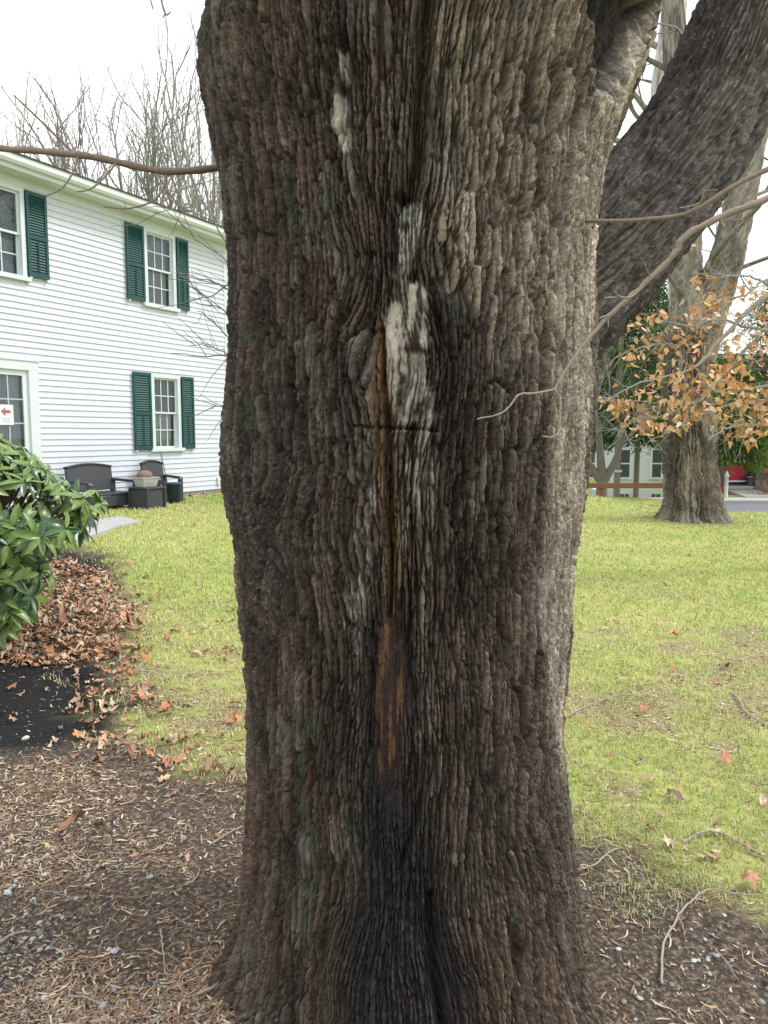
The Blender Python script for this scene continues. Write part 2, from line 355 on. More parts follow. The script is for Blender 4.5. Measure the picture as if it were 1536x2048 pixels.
m_burl = PM([(440, 880), (555, 795), (612, 860), (632, 1000), (622, 1100), (560, 1170), (500, 1120), (440, 1000)], .05, .06)
m_moss = np.maximum.reduce([PM([(655, 345), (690, 338), (686, 480), (640, 505)], .03, .06), PM([(603, 1390), (640, 1400), (628, 1560), (642, 1800), (612, 1835), (595, 1600)], .03, .07), PM([(655, 480), (690, 480), (690, 640), (640, 640)], .04, .06)*.45])
m_stain = np.maximum.reduce([PM([(868, 545), (905, 590), (935, 760), (925, 900), (905, 1010), (886, 1000), (882, 860), (866, 700)], .03, .07), PM([(665, 690), (715, 720), (728, 850), (700, 930), (655, 830)], .04, .07)*.8, PM([(740, 1230), (760, 1240), (748, 1380), (755, 1500), (770, 1640), (720, 1640), (722, 1400)], .02, .05), PM([(812, 1180), (835, 1120), (842, 1300), (838, 1500), (800, 1640), (815, 1400)], .02, .05)])
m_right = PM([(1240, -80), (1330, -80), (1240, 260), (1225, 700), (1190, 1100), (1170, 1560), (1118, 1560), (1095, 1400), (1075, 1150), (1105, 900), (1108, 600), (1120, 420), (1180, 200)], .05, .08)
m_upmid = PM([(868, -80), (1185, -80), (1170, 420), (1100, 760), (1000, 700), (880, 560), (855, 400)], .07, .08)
m_lowr = PM([(1000, 1750), (1240, 1800), (1330, 2110), (960, 2110)], .08, .1)
cracks = np.zeros_like(SA)
for pts, wpx, k in [([(855, -60), (851, 100), (846, 200), (842, 300), (824, 372), (800, 390)], 13, 2.0), ([(705, 853), (740, 858), (775, 854), (820, 860), (877, 862)], 2.6, .75), ([(1087, 662), (1085, 715), (1079, 778)], 9, 1.5),
                    ([(912, 955), (914, 1000), (905, 1052)], 7, 1), ([(1028, 1375), (1040, 1430), (1052, 1495)], 8, 1.3), ([(862, 1795), (860, 1850), (872, 1930), (890, 2090)], 15, 1.8), ([(1022, 1840), (1035, 1900), (1060, 1980), (1080, 2090)], 13, 1.4),
                    ([(627, 1175), (629, 1290)], 10, .9), ([(622, 1488), (620, 1582)], 11, .9), ([(574, 775), (600, 850), (612, 950), (630, 1020)], 10, 1.1), ([(738, 645), (722, 720), (707, 765)], 9, 1.0), ([(868, 560), (884, 640), (905, 720)], 8, .9),
                    ([(1103, 425), (1100, 480)], 6, .9), ([(1150, 200), (1146, 260)], 6, .9), ([(940, 780), (930, 900), (928, 1000)], 7, .8), ([(830, 1150), (822, 1300), (835, 1450)], 8, .9), ([(745, 1250), (735, 1400), (742, 1500)], 7, .8),
                    ([(668, 560), (664, 700), (668, 820)], 7, .7), ([(530, 1060), (520, 1200)], 6, .6), ([(1000, 1240), (1010, 1340)], 6, .7), ([(700, 1700), (655, 1850), (600, 2000)], 9, .7), ([(850, 1480), (845, 1600), (800, 1740)], 8, .6)]:
    g, _ = LM(pts, wpx); cracks = np.maximum(cracks, g*k)
# grain flow: shear of the ridges around the scar, the burl and the root flare
def shear(cxy, rx, rz, k):
    s0, z0 = S(*cxy); g = np.exp(-((SA-s0)/rx)**2-((Z-z0)/rz)**2); return -k*(Z-z0)*g
flow = shear((705, 640), .07, .16, .5)+shear((850, 620), .06, .2, -.35)+shear((560, 1000), .13, .16, .55)+shear((700, 1880), .13, .2, .4)+shear((880, 1950), .13, .2, -.3)+shear((1080, 1700), .16, .2, -.35)+shear((690, 1200), .06, .25, -.25)+shear((470, 1900), .1, .2, .5)
SW = SA+flow+(fbm(SA*6, Z*2.0, 201)-.5)*.03+(fbm(SA*26, Z*7, 203)-.5)*.005+(fbm(SA*160, Z*60, 205, 2)-.5)*.005
cwid = .0175+.006*m_upmid
f1, f2, cid = vor(SW/.0128, Z/.27, 301, .95); rA = sst(.03, .25, f2-f1)
q1, q2, cidq = vor(SW/.0180+(fbm(SA*14, Z*9, 221)-.5)*.7, Z/.145, 303, .95); rB = sst(.01, .13, q2-q1)
ridge = rA*(.40+.60*rB)
zin = Z/.05+cid*7+(fbm(SA*40, Z*16, 219)-.5)*2.2; flk = .5-(zin-np.floor(zin)); cidz = h2(np.floor(zin), np.floor(cid*997), 9)
g1, g2, cid2 = vor(SW/.0062+7, Z/.045, 311); fine = sst(.0, .5, g2-g1)
e1, e2, cid3 = vor(SW/.024+(cid*5), Z/.022+cid*3, 321); cross = sst(.0, .22, e2-e1)
v1, v2, cidv = vor(SW/.0098+11, Z/.26, 325, .95)
k1, k2, cid4 = vor(SW/.05+3, Z/.17, 331); net = sst(.02, .35, k2-k1)
nz = fbm(SA*150, Z*110, 341, 3)-.5
rough = np.clip(m_wet*.8+m_burl*.8+m_cav+m_lowr*.6, 0, 1); pale = np.clip(m_pale1+m_pale2*.55+m_flake*.5+m_peel*.6, 0, 1)
amp = .029*(1-.45*m_right)*(1-.45*rough)*(1-.9*np.clip(m_pale1+m_red, 0, 1))*(1-.45*m_pale2)*(.8+.5*fbm(SA*4, Z*2, 205))*(1+.15*m_upmid)
disp = amp*(ridge-.72)+amp*.30*(cid-.5)*ridge+amp*.34*(cidq-.5)*ridge+amp*.12*(cidz-.5)*ridge+amp*.10*flk*ridge*sst(.25, .6, fbm(SA*6, Z*5, 213))+.0038*(fine-.7)*(1-.8*m_pale1)+.0012*(cross-.85)*(1-m_pale1)+.0075*m_right*(sst(.0, .3, v2-v1)-.7)+.004*m_upmid*(sst(.0, .3, v2-v1)-.7)+.010*(net-.8)*m_upmid+.0034*nz*(1-.6*m_pale1)
r1, r2, _ = vor(SA/.016+flow/.03, Z/.03, 351); disp = disp+rough*.005*(sst(0, .5, r2-r1)-.7)+rough*.008*(fbm(SA*30, Z*26, 361)-.5)
gr = np.sin(SW/.0042+fbm(SA*40, Z*8, 371)*6); disp = disp+.0008*gr*(m_pale1+m_pale2+m_red+m_or*.8)
disp = disp-.034*cracks-.016*m_or-.03*m_orc-.014*m_red-.006*m_pale1-.003*m_pale2-.085*m_cav+.006*m_flake
# callus lips beside the long wound, and the valley of the two joined stems above it
lip, _ = LM([(705, 700), (715, 820), (725, 1000), (715, 1250), (720, 1480)], 26, .03); lip2, _ = LM([(880, 600), (880, 760), (860, 1000), (850, 1250), (850, 1480)], 26, .03); disp = disp+.010*lip+.010*lip2
vly, _ = LM([(850, -100), (846, 100), (843, 300), (820, 400)], 75, .0); disp = disp-.035*vly
wv, _ = LM([(760, 620), (770, 900), (780, 1200), (780, 1560)], 55, .02); disp = disp-.014*wv
bump1, _ = LM([(452, 835), (455, 900), (462, 990)], 60, .02); disp = disp+.006*bump1
disp = disp+(fbm(SA*3.1, Z*1.3, 207)-.5)*.05+(fbm(SA*9, Z*3.2, 209)-.5)*.012
loose = sst(.86, .93, cid)*sst(.3, .5, f2-f1)*.005; disp = disp+loose*(1-m_right)
flr = np.exp(-np.clip(Z, 0, 9)/.16); disp = disp+flr*.035*np.cos(SA/.55*6+.9)+flr*.02*np.cos(SA/.55*11+2.)
R = rad(Z)+disp; CX, CY = axis(Z)
V = np.stack([CX+R*np.sin(TH), CY-R*np.cos(TH), Z], -1).reshape(-1, 3)
# colours of the bark itself: plates, lichen, algae, bare wood, sap stain
def C(*c): return np.array(c)[None, None, :]
def mix(a, b, t): return a*(1-t[..., None])+b*t[..., None]
base = C(.056, .045, .038)*np.ones(SA.shape+(3,))
tone = fbm(SA*5, Z*2, 401); base = mix(base, C(.088, .074, .060), sst(.35, .65, tone)); base = mix(base, C(.085, .058, .045), sst(.55, .75, fbm(SA*6, Z*2.5, 407))*.7)
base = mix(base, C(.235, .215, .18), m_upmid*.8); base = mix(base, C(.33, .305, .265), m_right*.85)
base = mix(base, C(.055, .048, .046), m_burl*.6); base = mix(base, C(.085, .06, .046), m_lowr*.6)
base = base*np.array([1.2, 1.1, 1.0])*(.6+.75*cid[..., None])*(.62+.76*cidq[..., None])*(.8+.4*cid2[..., None])*(.62+.76*np.random.default_rng(5).random(SA.shape)[..., None]); gpl = sst(.80, .9, cidq)*sst(.4, .6, fbm(SA*5, Z*3, 467)); base = mix(base, C(.20, .185, .16), gpl*.45)
lich = sst(.55, .7, fbm(SA*80, Z*50, 411))*sst(.42, .62, fbm(SA*7, Z*4, 417)); base = mix(base, C(.26, .245, .20), lich*.22*(1-m_wet))
gl = sst(.62, .75, fbm(SA*20, Z*12, 421))*sst(.45, .6, fbm(SA*4, Z*2.2, 427)); base = mix(base, C(.075, .095, .06), gl*.6)
base = mix(base, C(.078, .088, .052), m_moss*sst(.35, .6, fbm(SA*40, Z*25, 431))); hot = PM([(605, 1400), (632, 1400), (625, 1480), (605, 1480)], .02, .05)+PM([(612, 1760), (640, 1770), (634, 1840), (610, 1830)], .02, .05)
base = mix(base, C(.12, .155, .08), np.clip(hot, 0, 1)*sst(.5, .65, fbm(SA*45, Z*35, 437))*.7)
gy_ = fbm(SW*120, Z*9, 441)[..., None]; w1 = C(.58, .54, .45)*(.72+.5*gy_); w2 = C(.47, .435, .36)*(.5+.9*gy_)
base = mix(base, w2, np.clip(m_pale2*.9+m_flake*.95+m_pale0*.75+m_peel*.8, 0, 1)*sst(.25, .5, fbm(SA*30, Z*14, 443)))
base = mix(base, w1, m_pale1*.95); pp_ = sst(.45, .6, fbm(SW*70, Z*12, 447)); base = mix(base, C(.38, .35, .30), np.clip(m_pale3*.9+m_streakL*.9, 0, 1)*pp_)
base = mix(base, C(.22, .20, .165), np.clip(lip+lip2, 0, 1)*.35*pp_)
base = mix(base, C(.25, .15, .075)*(.3+1.3*gy_), np.clip(m_or*1.15, 0, 1)*(.55+.45*sst(.35, .55, fbm(SW*60, Z*7, 449)))); base = mix(base, C(.06, .032, .02), m_orc*.8)
rd = C(.045, .026, .02)*(.6+.9*gy_); rd = mix(rd, C(.24, .12, .05)*np.ones_like(rd), sst(.60, .70, fbm(SW*75, Z*7, 451))*.8); base = mix(base, rd, m_red*.92)
r2m, _ = LM([(622, 1490), (620, 1580)], 11); base = mix(base, C(.10, .04, .025), r2m*.8)
base = mix(base, C(.026, .022, .021)*(.7+.7*gy_), m_stain*.72); base = mix(base, C(.022, .020, .020)*(.7+.7*gy_), m_wet*.88); base = mix(base, C(.018, .016, .016), m_cav*.92)
fleck = sst(.70, .76, fbm(SA*190, Z*120, 461, 2)); base = mix(base, C(.42, .39, .33), fleck*.30*sst(.52, .66, fbm(SA*5+3, Z*3, 463))*(1-m_wet*.6)*(1-pale))
dry = 1-np.clip(m_wet*.8+m_red*.7+m_or*.35+.18*sst(.5, .7, tone), 0, 1)
cols = np.concatenate([np.clip(base, .008, .8), dry[..., None]], -1).reshape(-1, 4)
nr, nc = SA.shape; i = (np.arange(nr-1)*nc)[:, None]; j = np.arange(nc)[None, :]; k = (j+1) % nc
Q = np.stack([i+j, i+k, i+nc+k, i+nc+j], -1).reshape(-1, 4)
cx0, cy0 = axis(0.)
maple = empty('maple_tree', (cx0, cy0, 0), 0, 'huge old maple with furrowed grey-brown bark and a long pale wound down its trunk', 'tree')
V0 = np.array([cx0, cy0, 0])
trunk = link_mesh('trunk', np_mesh('trunk', V-V0, Q, 4, cols), M_BARK, maple, False)
# ------------------------------------------------------------------ bark-covered tubes (limbs, other trunks)
def bark_tube(name, pts, nrow, ncol, parent, origin, cw=.025, cl=.2, amp=.011, c0=(.075, .065, .057), c1=(.12, .105, .09), seed=500, flare=None, m=None, lobes=0, **kw):
    P = spline(pts, nrow); Rr = P[:, 3]; P = P[:, :3]; T, U, W = frames(P)
    ln = np.concatenate([[0], np.cumsum(np.linalg.norm(np.diff(P, axis=0), axis=1))]); rm = Rr.mean()
    a = np.arange(ncol)*2*math.pi/ncol; A, T_ = np.meshgrid(a, ln); s = A*rm; per = 2*math.pi*rm; ncell = max(3, round(per/cw)); cw = per/ncell
    sw = s+(fbm(np.cos(A)*2+9, T_*3+np.sin(A)*2, seed)-.5)*cw*2.2
    F1, F2, cd = vor(sw/cw, T_/cl, seed+1, .95); rg = sst(.02, .45, F2-F1)
    G1, G2, cd2 = vor(sw/(cw*.45), T_/(cl*.3), seed+2)
    ds = amp*(rg-.7)+amp*.35*(sst(0, .5, G2-G1)-.6)+amp*.4*(fbm(s*2.5/cw, T_*1.0/cw, seed+3)-.5)+amp*2.2*(fbm(np.cos(A)*1.5+5, T_*1.5+np.sin(A)*1.5, seed+4)-.5)
    rr = Rr[:, None]+ds
    if lobes: rr = rr+np.exp(-T_/.38)*Rr[0]*.16*np.cos(A*lobes+1.)+.02*np.cos(A*4+2.)
    Vt = P[:, None, :]+rr[..., None]*(np.cos(A)[..., None]*U[:, None, :]+np.sin(A)[..., None]*W[:, None, :])
    tn = sst(.3, .7, fbm(np.cos(A)*2, T_*2+np.sin(A), seed+5))[..., None]
    cc = (np.array(c0)*(1-tn)+np.array(c1)*tn)*(.7+.6*cd[..., None])*(.85+.3*cd2[..., None])
    sp_ = sst(.70, .76, fbm(s*170, T_*120, seed+6, 2))[..., None]; cc = cc*(1-sp_*.4)+np.array([.3, .28, .24])*sp_*.4
    cc = cc*(.6+.8*np.random.default_rng(seed).random(cc.shape[:2])[..., None]); cc = np.concatenate([cc, np.ones(cc.shape[:2]+(1,))], -1).reshape(-1, 4)
    n_r, n_c = A.shape; i = (np.arange(n_r-1)*n_c)[:, None]; j = np.arange(n_c)[None, :]; k = (j+1) % n_c
    return link_mesh(name, np_mesh(name, Vt.reshape(-1, 3)-origin, np.stack([i+j, i+k, i+n_c+k, i+n_c+j], -1).reshape(-1, 4), 4, cc), m or M_BARK, parent, m is not None, **kw)
def A4(px, py, Y, r): return [*at(px, py, Y), r]
bark_tube('limb', [A4(1010, 680, 2.5, .25), A4(1110, 595, 2.55, .24), A4(1200, 505, 2.62, .225), A4(1318, 368, 2.72, .205), A4(1422, 215, 2.82, .195), A4(1500, 30, 2.92, .19), A4(1560, -160, 3.05, .185), A4(1640, -420, 3.3, .17), A4(1760, -800, 3.6, .14)],
          430, 330, maple, V0, .0165, .30, .019, (.056, .046, .039), (.098, .081, .067), 520)
bark_tube('limb', [A4(1090, 860, 2.6, .09), A4(1150, 770, 2.62, .085), A4(1168, 715, 2.64, .075), A4(1165, 640, 2.64, .07)], 60, 60, maple, V0, .02, .08, .012, (.08, .068, .058), (.13, .115, .1), 530)
for k_, (x0, x1, x2, yy, r0) in enumerate([(640, 560, 420, 2.3, .34), (1060, 1120, 1240, 2.2, .33), (860, 880, 820, 2.75, .26)]):
    z0 = zs[-1]; bx, by = axis(z0)
    q = [[bx+(x0-870)*.0014, by+(yy-2.3), z0-.55, r0], [bx+(x0-870)*.0015, by+(yy-2.3), z0-.05, r0*.95], [bx+(x1-870)*.0021, by+(yy-2.3)*1.6, z0+.9, r0*.8], [bx+(x2-870)*.0032, by+(yy-2.3)*2.6, z0+2.4, r0*.55], [bx+(x2-870)*.0042, by+(yy-2.3)*3.4, z0+4.6, r0*.25]]
    bark_tube('limb', q, 80, 48, maple, V0, .04, .2, .012, seed=540+k_*10)
# twigs and thin branches of the maple
def px_branch(pts, r0, r1, n=None, jit=.0):
    P = np.array([at(*p) for p in pts]); n = n or 4*len(pts); Pn = spline(P, n)
    if jit: Pn = Pn+RNG.normal(0, jit, Pn.shape)
    Rn = np.linspace(r0, r1, n); Rn = Rn*(1+.12*np.sin(np.arange(n)*2.1)); return Pn-V0, Rn
lb = [px_branch([(470, 334, 2.28), (437, 335, 2.22), (335, 343, 2.12), (225, 322, 2.04), (150, 309, 1.98), (60, 301, 1.93), (-60, 292, 1.88), (-220, 275, 1.82), (-420, 240, 1.75)], .0105, .0065, 40, .0008)]
o = tube_obj('branch', lb, 8, M_TWIG, maple)
for pts, r in [([(150, 309, 1.98), (110, 270, 1.96), (65, 226, 1.93), (27, 190, 1.9)], .0036), ([(155, 314, 1.98), (148, 340, 1.95), (128, 372, 1.9), (105, 387, 1.88), (88, 391, 1.87)], .003), ([(232, 326, 2.04), (215, 348, 2.0), (190, 372, 1.97), (172, 381, 1.95), (154, 383, 1.94)], .003),
               ([(332, 345, 2.12), (330, 362, 2.1), (322, 385, 2.08), (300, 405, 2.05), (255, 417, 2.0), (207, 413, 1.97)], .0036), ([(252, 417, 2.0), (249, 402, 2.0)], .0016), ([(78, 257, 1.94), (72, 258, 1.93)], .0016)]:
    tube_obj('twig', [px_branch(pts, r, r*.5)], 6, M_TWIG, maple)
ov = [px_branch([(560, -150, 2.1), (450, -260, 1.9), (340, -240, 1.75), (200, -200, 1.65)], .016, .006)]
tube_obj('branch', ov, 8, M_TWIG, maple)
tube_obj('twig', [px_branch([(345, -242, 1.76), (300, -120, 1.72), (318, -20, 1.7), (331, 27, 1.7), (341, 24, 1.7)], .003, .0016), px_branch([(300, -120, 1.72), (299, -20, 1.7), (306, 19, 1.7)], .0022, .0014), px_branch([(331, 27, 1.7), (325, 36, 1.7)], .0016, .001)], 6, M_TWIG, maple)
T1 = [(1172, 443, 1.98), (1190, 442, 1.95), (1270, 440, 1.9), (1365, 430, 1.85), (1415, 405, 1.82), (1470, 370, 1.8), (1536, 338, 1.78), (1640, 300, 1.76), (1800, 210, 1.74)]
tube_obj('branch', [px_branch(T1, .0042, .007, 30, .0006)], 7, M_TWIG, maple)
tube_obj('twig', [px_branch([(1370, 428, 1.85), (1400, 405, 1.84), (1410, 382, 1.83), (1435, 380, 1.82)], .0024, .0014), px_branch([(1400, 405, 1.84), (1382, 412, 1.82), (1358, 416, 1.8)], .0018, .0012)], 6, M_TWIG, maple)
T2 = [(1640, -380, 3.2), (1760, -60, 2.4), (1720, 250, 1.75), (1640, 340, 1.6), (1536, 396, 1.56), (1450, 430, 1.56), (1371, 471, 1.56), (1345, 512, 1.56), (1290, 566, 1.56), (1220, 630, 1.55), (1190, 662, 1.54), (1150, 712, 1.52), (1108, 779, 1.5)]
tube_obj('branch', [px_branch(T2, .0098, .0030, 70, .0007)], 8, M_TWIG, maple)
for pts, r in [([(1108, 779, 1.5), (1075, 786, 1.48), (1038, 789, 1.46), (1020, 812, 1.45), (1000, 828, 1.44), (954, 838, 1.42)], .0026), ([(1108, 779, 1.5), (1120, 796, 1.5), (1120, 830, 1.49), (1118, 862, 1.48), (1106, 874, 1.47), (1086, 873, 1.46)], .0028), ([(1120, 796, 1.5), (1150, 796, 1.5)], .0014),
               ([(1290, 566, 1.56), (1262, 594, 1.54), (1238, 594, 1.52), (1208, 596, 1.5)], .0026), ([(1240, 594, 1.52), (1227, 582, 1.5)], .0016), ([(1300, 556, 1.56), (1292, 535, 1.54), (1280, 514, 1.52)], .002), ([(1215, 635, 1.55), (1217, 654, 1.54)], .0018), ([(1222, 628, 1.55), (1197, 637, 1.53)], .0024),
               ([(1440, 435, 1.56), (1450, 455, 1.54), (1462, 440, 1.52), (1490, 440, 1.5)], .0018)]:
    tube_obj('twig', [px_branch(pts, r, r*.55, None, .0004)], 6, M_TWIG, maple)

# ------------------------------------------------------------------ white clapboard house
M_WHITE = mat('white_paint', (.60, .625, .69), .55, .05, 3., .05, 40.); M_TRIM = mat('white_trim', (.62, .67, .69), .5, .04, 4.)
M_GREEN = mat('green_shutter_paint', (.010, .066, .062), .45, .15, 10.); M_GLASS = glass_mat('window_glass'); M_LACE = mat('lace_curtain', (.62, .63, .60), .9, .12, 30.)
M_DARKROOM = mat('dark_room', (.04, .04, .045), .9); M_SHINGLE = mat('roof_shingles', (.05, .05, .055), .9, .3, 20.); M_STONE = mat('foundation', (.27, .27, .26), .95, .25, 8., .3, 30.)
HZ = float(WP[2]); HR = math.atan2(WD[1], WD[0])
house = empty('clapboard_house', (WP[0], WP[1], HZ), HR, 'two storey white clapboard house with dark green shutters behind the outdoor seats', 'house')
A0, A1 = -9.0, 1.48                        # local x runs along the wall, local -y is outward
OPEN = [(-4.44, -3.42, 3.74, 5.2), (-.91, -.08, 3.72, 5.2), (-.83, -.05, .93, 2.46), (-4.62, -3.3, -.05, 2.47), (-7.2, -6.3, 3.74, 5.2)]
def spans(z0, z1, lo, hi):
    cuts = sorted((a, b) for a, b, c, e in OPEN if c < z1-.001 and e > z0+.001); r = []; x = lo
    for a, b in cuts:
        if a > x: r.append((x, a))
        x = max(x, b)
    if x < hi: r.append((x, hi))
    return r
zc = .085; bmesh_cache = {}
while zc < 5.19:
    for a, b in spans(zc, zc+.1, A0, A1-.115):
        key = round(b-a, 4)
        if key not in bmesh_cache:
            bmesh_cache[key] = MB().prism([(0, 0), (-.026, 0), (-.006, .115), (0, .115)], 'x', 0, b-a).mesh('clapboard')
        o = link_mesh('clapboard', bmesh_cache[key], M_WHITE, house, False); o.location = (a, 0, zc)
    zc += .1
wl = MB(); zcuts = sorted({-.3, 5.5, *[c for q in OPEN for c in q[2:] if c > -.3]})
for z0, z1 in zip(zcuts[:-1], zcuts[1:]):
    for a, b in spans(z0, z1, A0, A1): wl.box(a, b, .004, .15, z0, z1)
wl.box(A0, A1, 6.85, 7, -.3, 5.5).box(A0, A0+.15, .15, 6.85, -.3, 5.5).box(A1-.15, A1, .15, 6.85, -.3, 5.5).box(A0+.15, A1-.15, .15, 6.85, 2.6, 2.75).box(A0+.15, A1-.15, .15, 6.85, -.25, -.1)
wl.box(-5.2, -2.6, 1.2, 1.25, -.1, 5.4).box(-2.2, 1.3, 1.2, 1.25, -.1, 5.4)
wl.build('wall', M_WHITE, house)
MB().box(A0, A1, -.005, .003, -.4, .085).build('foundation', M_STONE, house)
MB().box(A1-.115, A1+.012, -.028, .1, .08, 5.21).build('corner_board', M_TRIM, house)
MB().box(A0, A1, -.035, .003, 5.2, 5.34).build('frieze_board', M_TRIM, house)
MB().box(A0-.2, A1+.2, -.32, .003, 5.34, 5.37).build('soffit', M_TRIM, house)
MB().prism([(-.322, 5.33), (-.345, 5.33), (-.36, 5.5), (-.322, 5.5)], 'x', A0-.2, A1+.2).build('fascia', M_TRIM, house)
MB().prism([(-.362, 5.40), (-.41, 5.40), (-.44, 5.44), (-.445, 5.535), (-.43, 5.535), (-.362, 5.45)], 'x', A0-.2, A1+.2).build('gutter', mat('gutter_paint', (.68, .71, .73), .4), house)
rf = MB().prism([(-.46, 5.52), (-.46, 5.55), (3.5, 6.47), (7.46, 5.55), (7.46, 5.52), (3.5, 6.42)], 'x', A0-.25, A1+.25).build('roof', M_SHINGLE, house)
MB().prism([(0, 5.5), (3.5, 6.3), (7, 5.5)], 'x', A1-.15, A1-.002).build('gable', M_WHITE, house)
MB().prism([(0, 5.5), (3.5, 6.3), (7, 5.5)], 'x', A0+.002, A0+.15).build('gable', M_WHITE, house)
def window(a0, a1, z0, z1, curtain, blind=False, storm=False):
    w_ = empty('window', (0, 0, 0)); w_.parent = house
    f = MB(); c = .075; f.box(a0-c, a0, -.045, .10, z0-.02, z1).box(a1, a1+c, -.045, .10, z0-.02, z1).box(a0-c, a1+c, -.047, .10, z1, z1+c)
    f.build('casing', M_TRIM, w_); MB().box(a0-c-.05, a1+c+.05, -.085, .10, z0-.085, z0-.02).build('sill', M_TRIM, w_)
    zm = (z0+z1)/2
    for k, (q0, q1, y) in enumerate(((zm-.02, z1, 0.0), (z0-.02, zm+.02, .045))):
        s_ = MB(); t = .035; s_.box(a0, a0+t, y, y+.04, q0, q1).box(a1-t, a1, y, y+.04, q0, q1).box(a0+t, a1-t, y, y+.04, q0, q0+t).box(a0+t, a1-t, y, y+.04, q1-t, q1)
        sash = s_.build('sash', M_TRIM, w_)
        m_ = MB(); x0, x1, y0, y1 = a0+t, a1-t, q0+t, q1-t
        if not (storm and k == 0):
            for i in (1, 2): xx = x0+(x1-x0)*i/3; m_.box(xx-.009, xx+.009, y+.008, y+.032, y0, y1)
            yy = (y0+y1)/2; m_.box(x0, x1, y+.009, y+.031, yy-.009, yy+.009); m_.build('muntin', M_TRIM, sash)
            nx, ny = 3, 2
        else: nx, ny = 1, 1
        for i in range(nx):
            for j in range(ny):
                xa, xb = x0+(x1-x0)*i/nx, x0+(x1-x0)*(i+1)/nx; ya, yb = y0+(y1-y0)*j/ny, y0+(y1-y0)*(j+1)/ny
                MB().add([(xa, y+.02, ya), (xb, y+.02, ya+RNG.normal(0, .0004)), (xb, y+.02+RNG.normal(0, .001), yb), (xa, y+.02, yb)], [(0, 1, 2, 3)]).build('pane', M_GLASS, sash)
    for (c0, c1, b0, b1, fold, cm) in curtain:
        n = 60; xs_ = np.linspace(a0+(a1-a0)*c0, a0+(a1-a0)*c1, n); v = []
        for zz in (z0+(z1-z0)*b0, z0+(z1-z0)*b1):
            for i, xx in enumerate(xs_): v.append((xx, .16+fold*math.sin(i*1.15+math.sin(i*.37)*2), zz))
        MB().add(v, [(i, i+1, n+i+1, n+i) for i in range(n-1)]).build('curtain', cm, w_, smooth=True)
    if blind:
        bl = MB()
        for zz in np.arange(z0, z1, .028): bl.add([(a0, .15, zz), (a1, .15, zz), (a1, .165, zz+.022), (a0, .165, zz+.022)], [(0, 1, 2, 3)])
        tag(bl.build('blind', M_LACE, w_), kind='stuff')
    return w_
M_SHEER = mat('sheer_curtain', (.30, .31, .31), .9, .35, 40., col2=(.55, .55, .52), thr=(.45, .75)); M_GREYC = mat('grey_curtain', (.26, .27, .29), .9, .15, 20.); M_SHADE = mat('pull_shade', (.58, .58, .53), .9, .08, 5.)  # sheer curtain: speckle of trees reflected in the panes is painted into its colour
window(-4.36, -3.5, 3.82, 5.12, [], True, True)
window(-.83, -.155, 3.8, 5.12, [(0, 1, 0, 1, .012, M_SHEER)])
window(-.755, -.125, 1.02, 2.38, [(0, 1, .5, 1, .02, M_GREYC), (0, 1, 0, .5, .004, M_SHADE)])
window(-7.12, -6.38, 3.82, 5.12, [(0, 1, 0, 1, .012, M_SHEER)])
slat_cache = {}
def shutter(a0, a1, z0, z1):
    s_ = empty('shutter', (0, 0, 0)); s_.parent = house; t = .045; y0, y1 = -.075, -.04; zm = z0+(z1-z0)*.47
    f = MB().box(a0, a0+t, y0, y1, z0, z1).box(a1-t, a1, y0, y1, z0, z1)
    for q0, q1 in ((z0, z0+.085), (zm-.03, zm+.04), (z1-.06, z1)): f.box(a0+t, a1-t, y0+.002, y1-.002, q0, q1)
    f.build('shutter_frame', M_GREEN, s_)
    MB().box((a0+a1)/2-.008, (a0+a1)/2+.008, y0-.012, y0-.002, z0+.1, zm-.05).build('tilt_rod', M_GREEN, s_)
    MB().box(a0+t, a1-t, y1-.004, y1-.001, z0+.085, z1-.06).build('shutter_back', M_GREEN, s_)
    MB().box(a0+.02, a0+.05, y0-.01, -.02, z0-.03, z0-.004).box(a1-.05, a1-.02, y0-.01, -.02, z0-.03, z0-.004).build('shutter_dog', M_TRIM, s_)
    key = round(a1-a0, 3)
    if key not in slat_cache: slat_cache[key] = MB().prism([(y0+.006, -.016), (y0+.011, -.020), (y1-.006, .012), (y1-.011, .017)], 'x', a0+t-a0, a1-t-a0).mesh('louver')
    for q0, q1 in ((z0+.1, zm-.04), (zm+.055, z1-.07)):
        n = int((q1-q0)/.042)
        for i in range(n):
            o = link_mesh('louver', slat_cache[key], M_GREEN, s_, False); o.location = (a0, 0, q0+(q1-q0)*(i+.5)/n)
shutter(-3.41, -3.03, 3.82, 5.17); shutter(-1.36, -.93, 3.78, 5.17); shutter(-.065, .25, 3.78, 5.17); shutter(-1.3, -.86, .97, 2.45); shutter(-.03, .31, .98, 2.44); shutter(-4.85, -4.46, 3.82, 5.17)
# door with nine lights
dr = empty('door', (0, 0, 0)); dr.parent = house
MB().box(-3.48, -3.31, -.04, .1, -.05, 2.31).box(-4.62, -4.45, -.04, .1, -.05, 2.31).box(-4.62, -3.31, -.042, .1, 2.31, 2.46).box(-4.66, -3.27, -.06, .1, 2.46, 2.49).build('door_casing', M_TRIM, dr)
d_ = MB().box(-3.575, -3.48, .0, .05, .0, 2.31).box(-4.45, -4.355, .0, .05, .0, 2.31).box(-4.355, -3.575, .0, .05, 2.22, 2.31).box(-4.355, -3.575, .0, .05, .96, 1.06).box(-4.355, -3.575, 0, .05, 0, .18)
leaf = d_.build('door_leaf', M_TRIM, dr); mu_ = MB()
for i in (1, 2): xx = -4.355+.78*i/3; mu_.box(xx-.011, xx+.011, .012, .04, 1.06, 2.22)
for i in (1, 2): zz = 1.06+1.16*i/3; mu_.box(-4.355, -3.575, .013, .039, zz-.011, zz+.011)
mu_.build('muntin', mat('grey_muntin', (.42, .45, .48), .6), leaf)
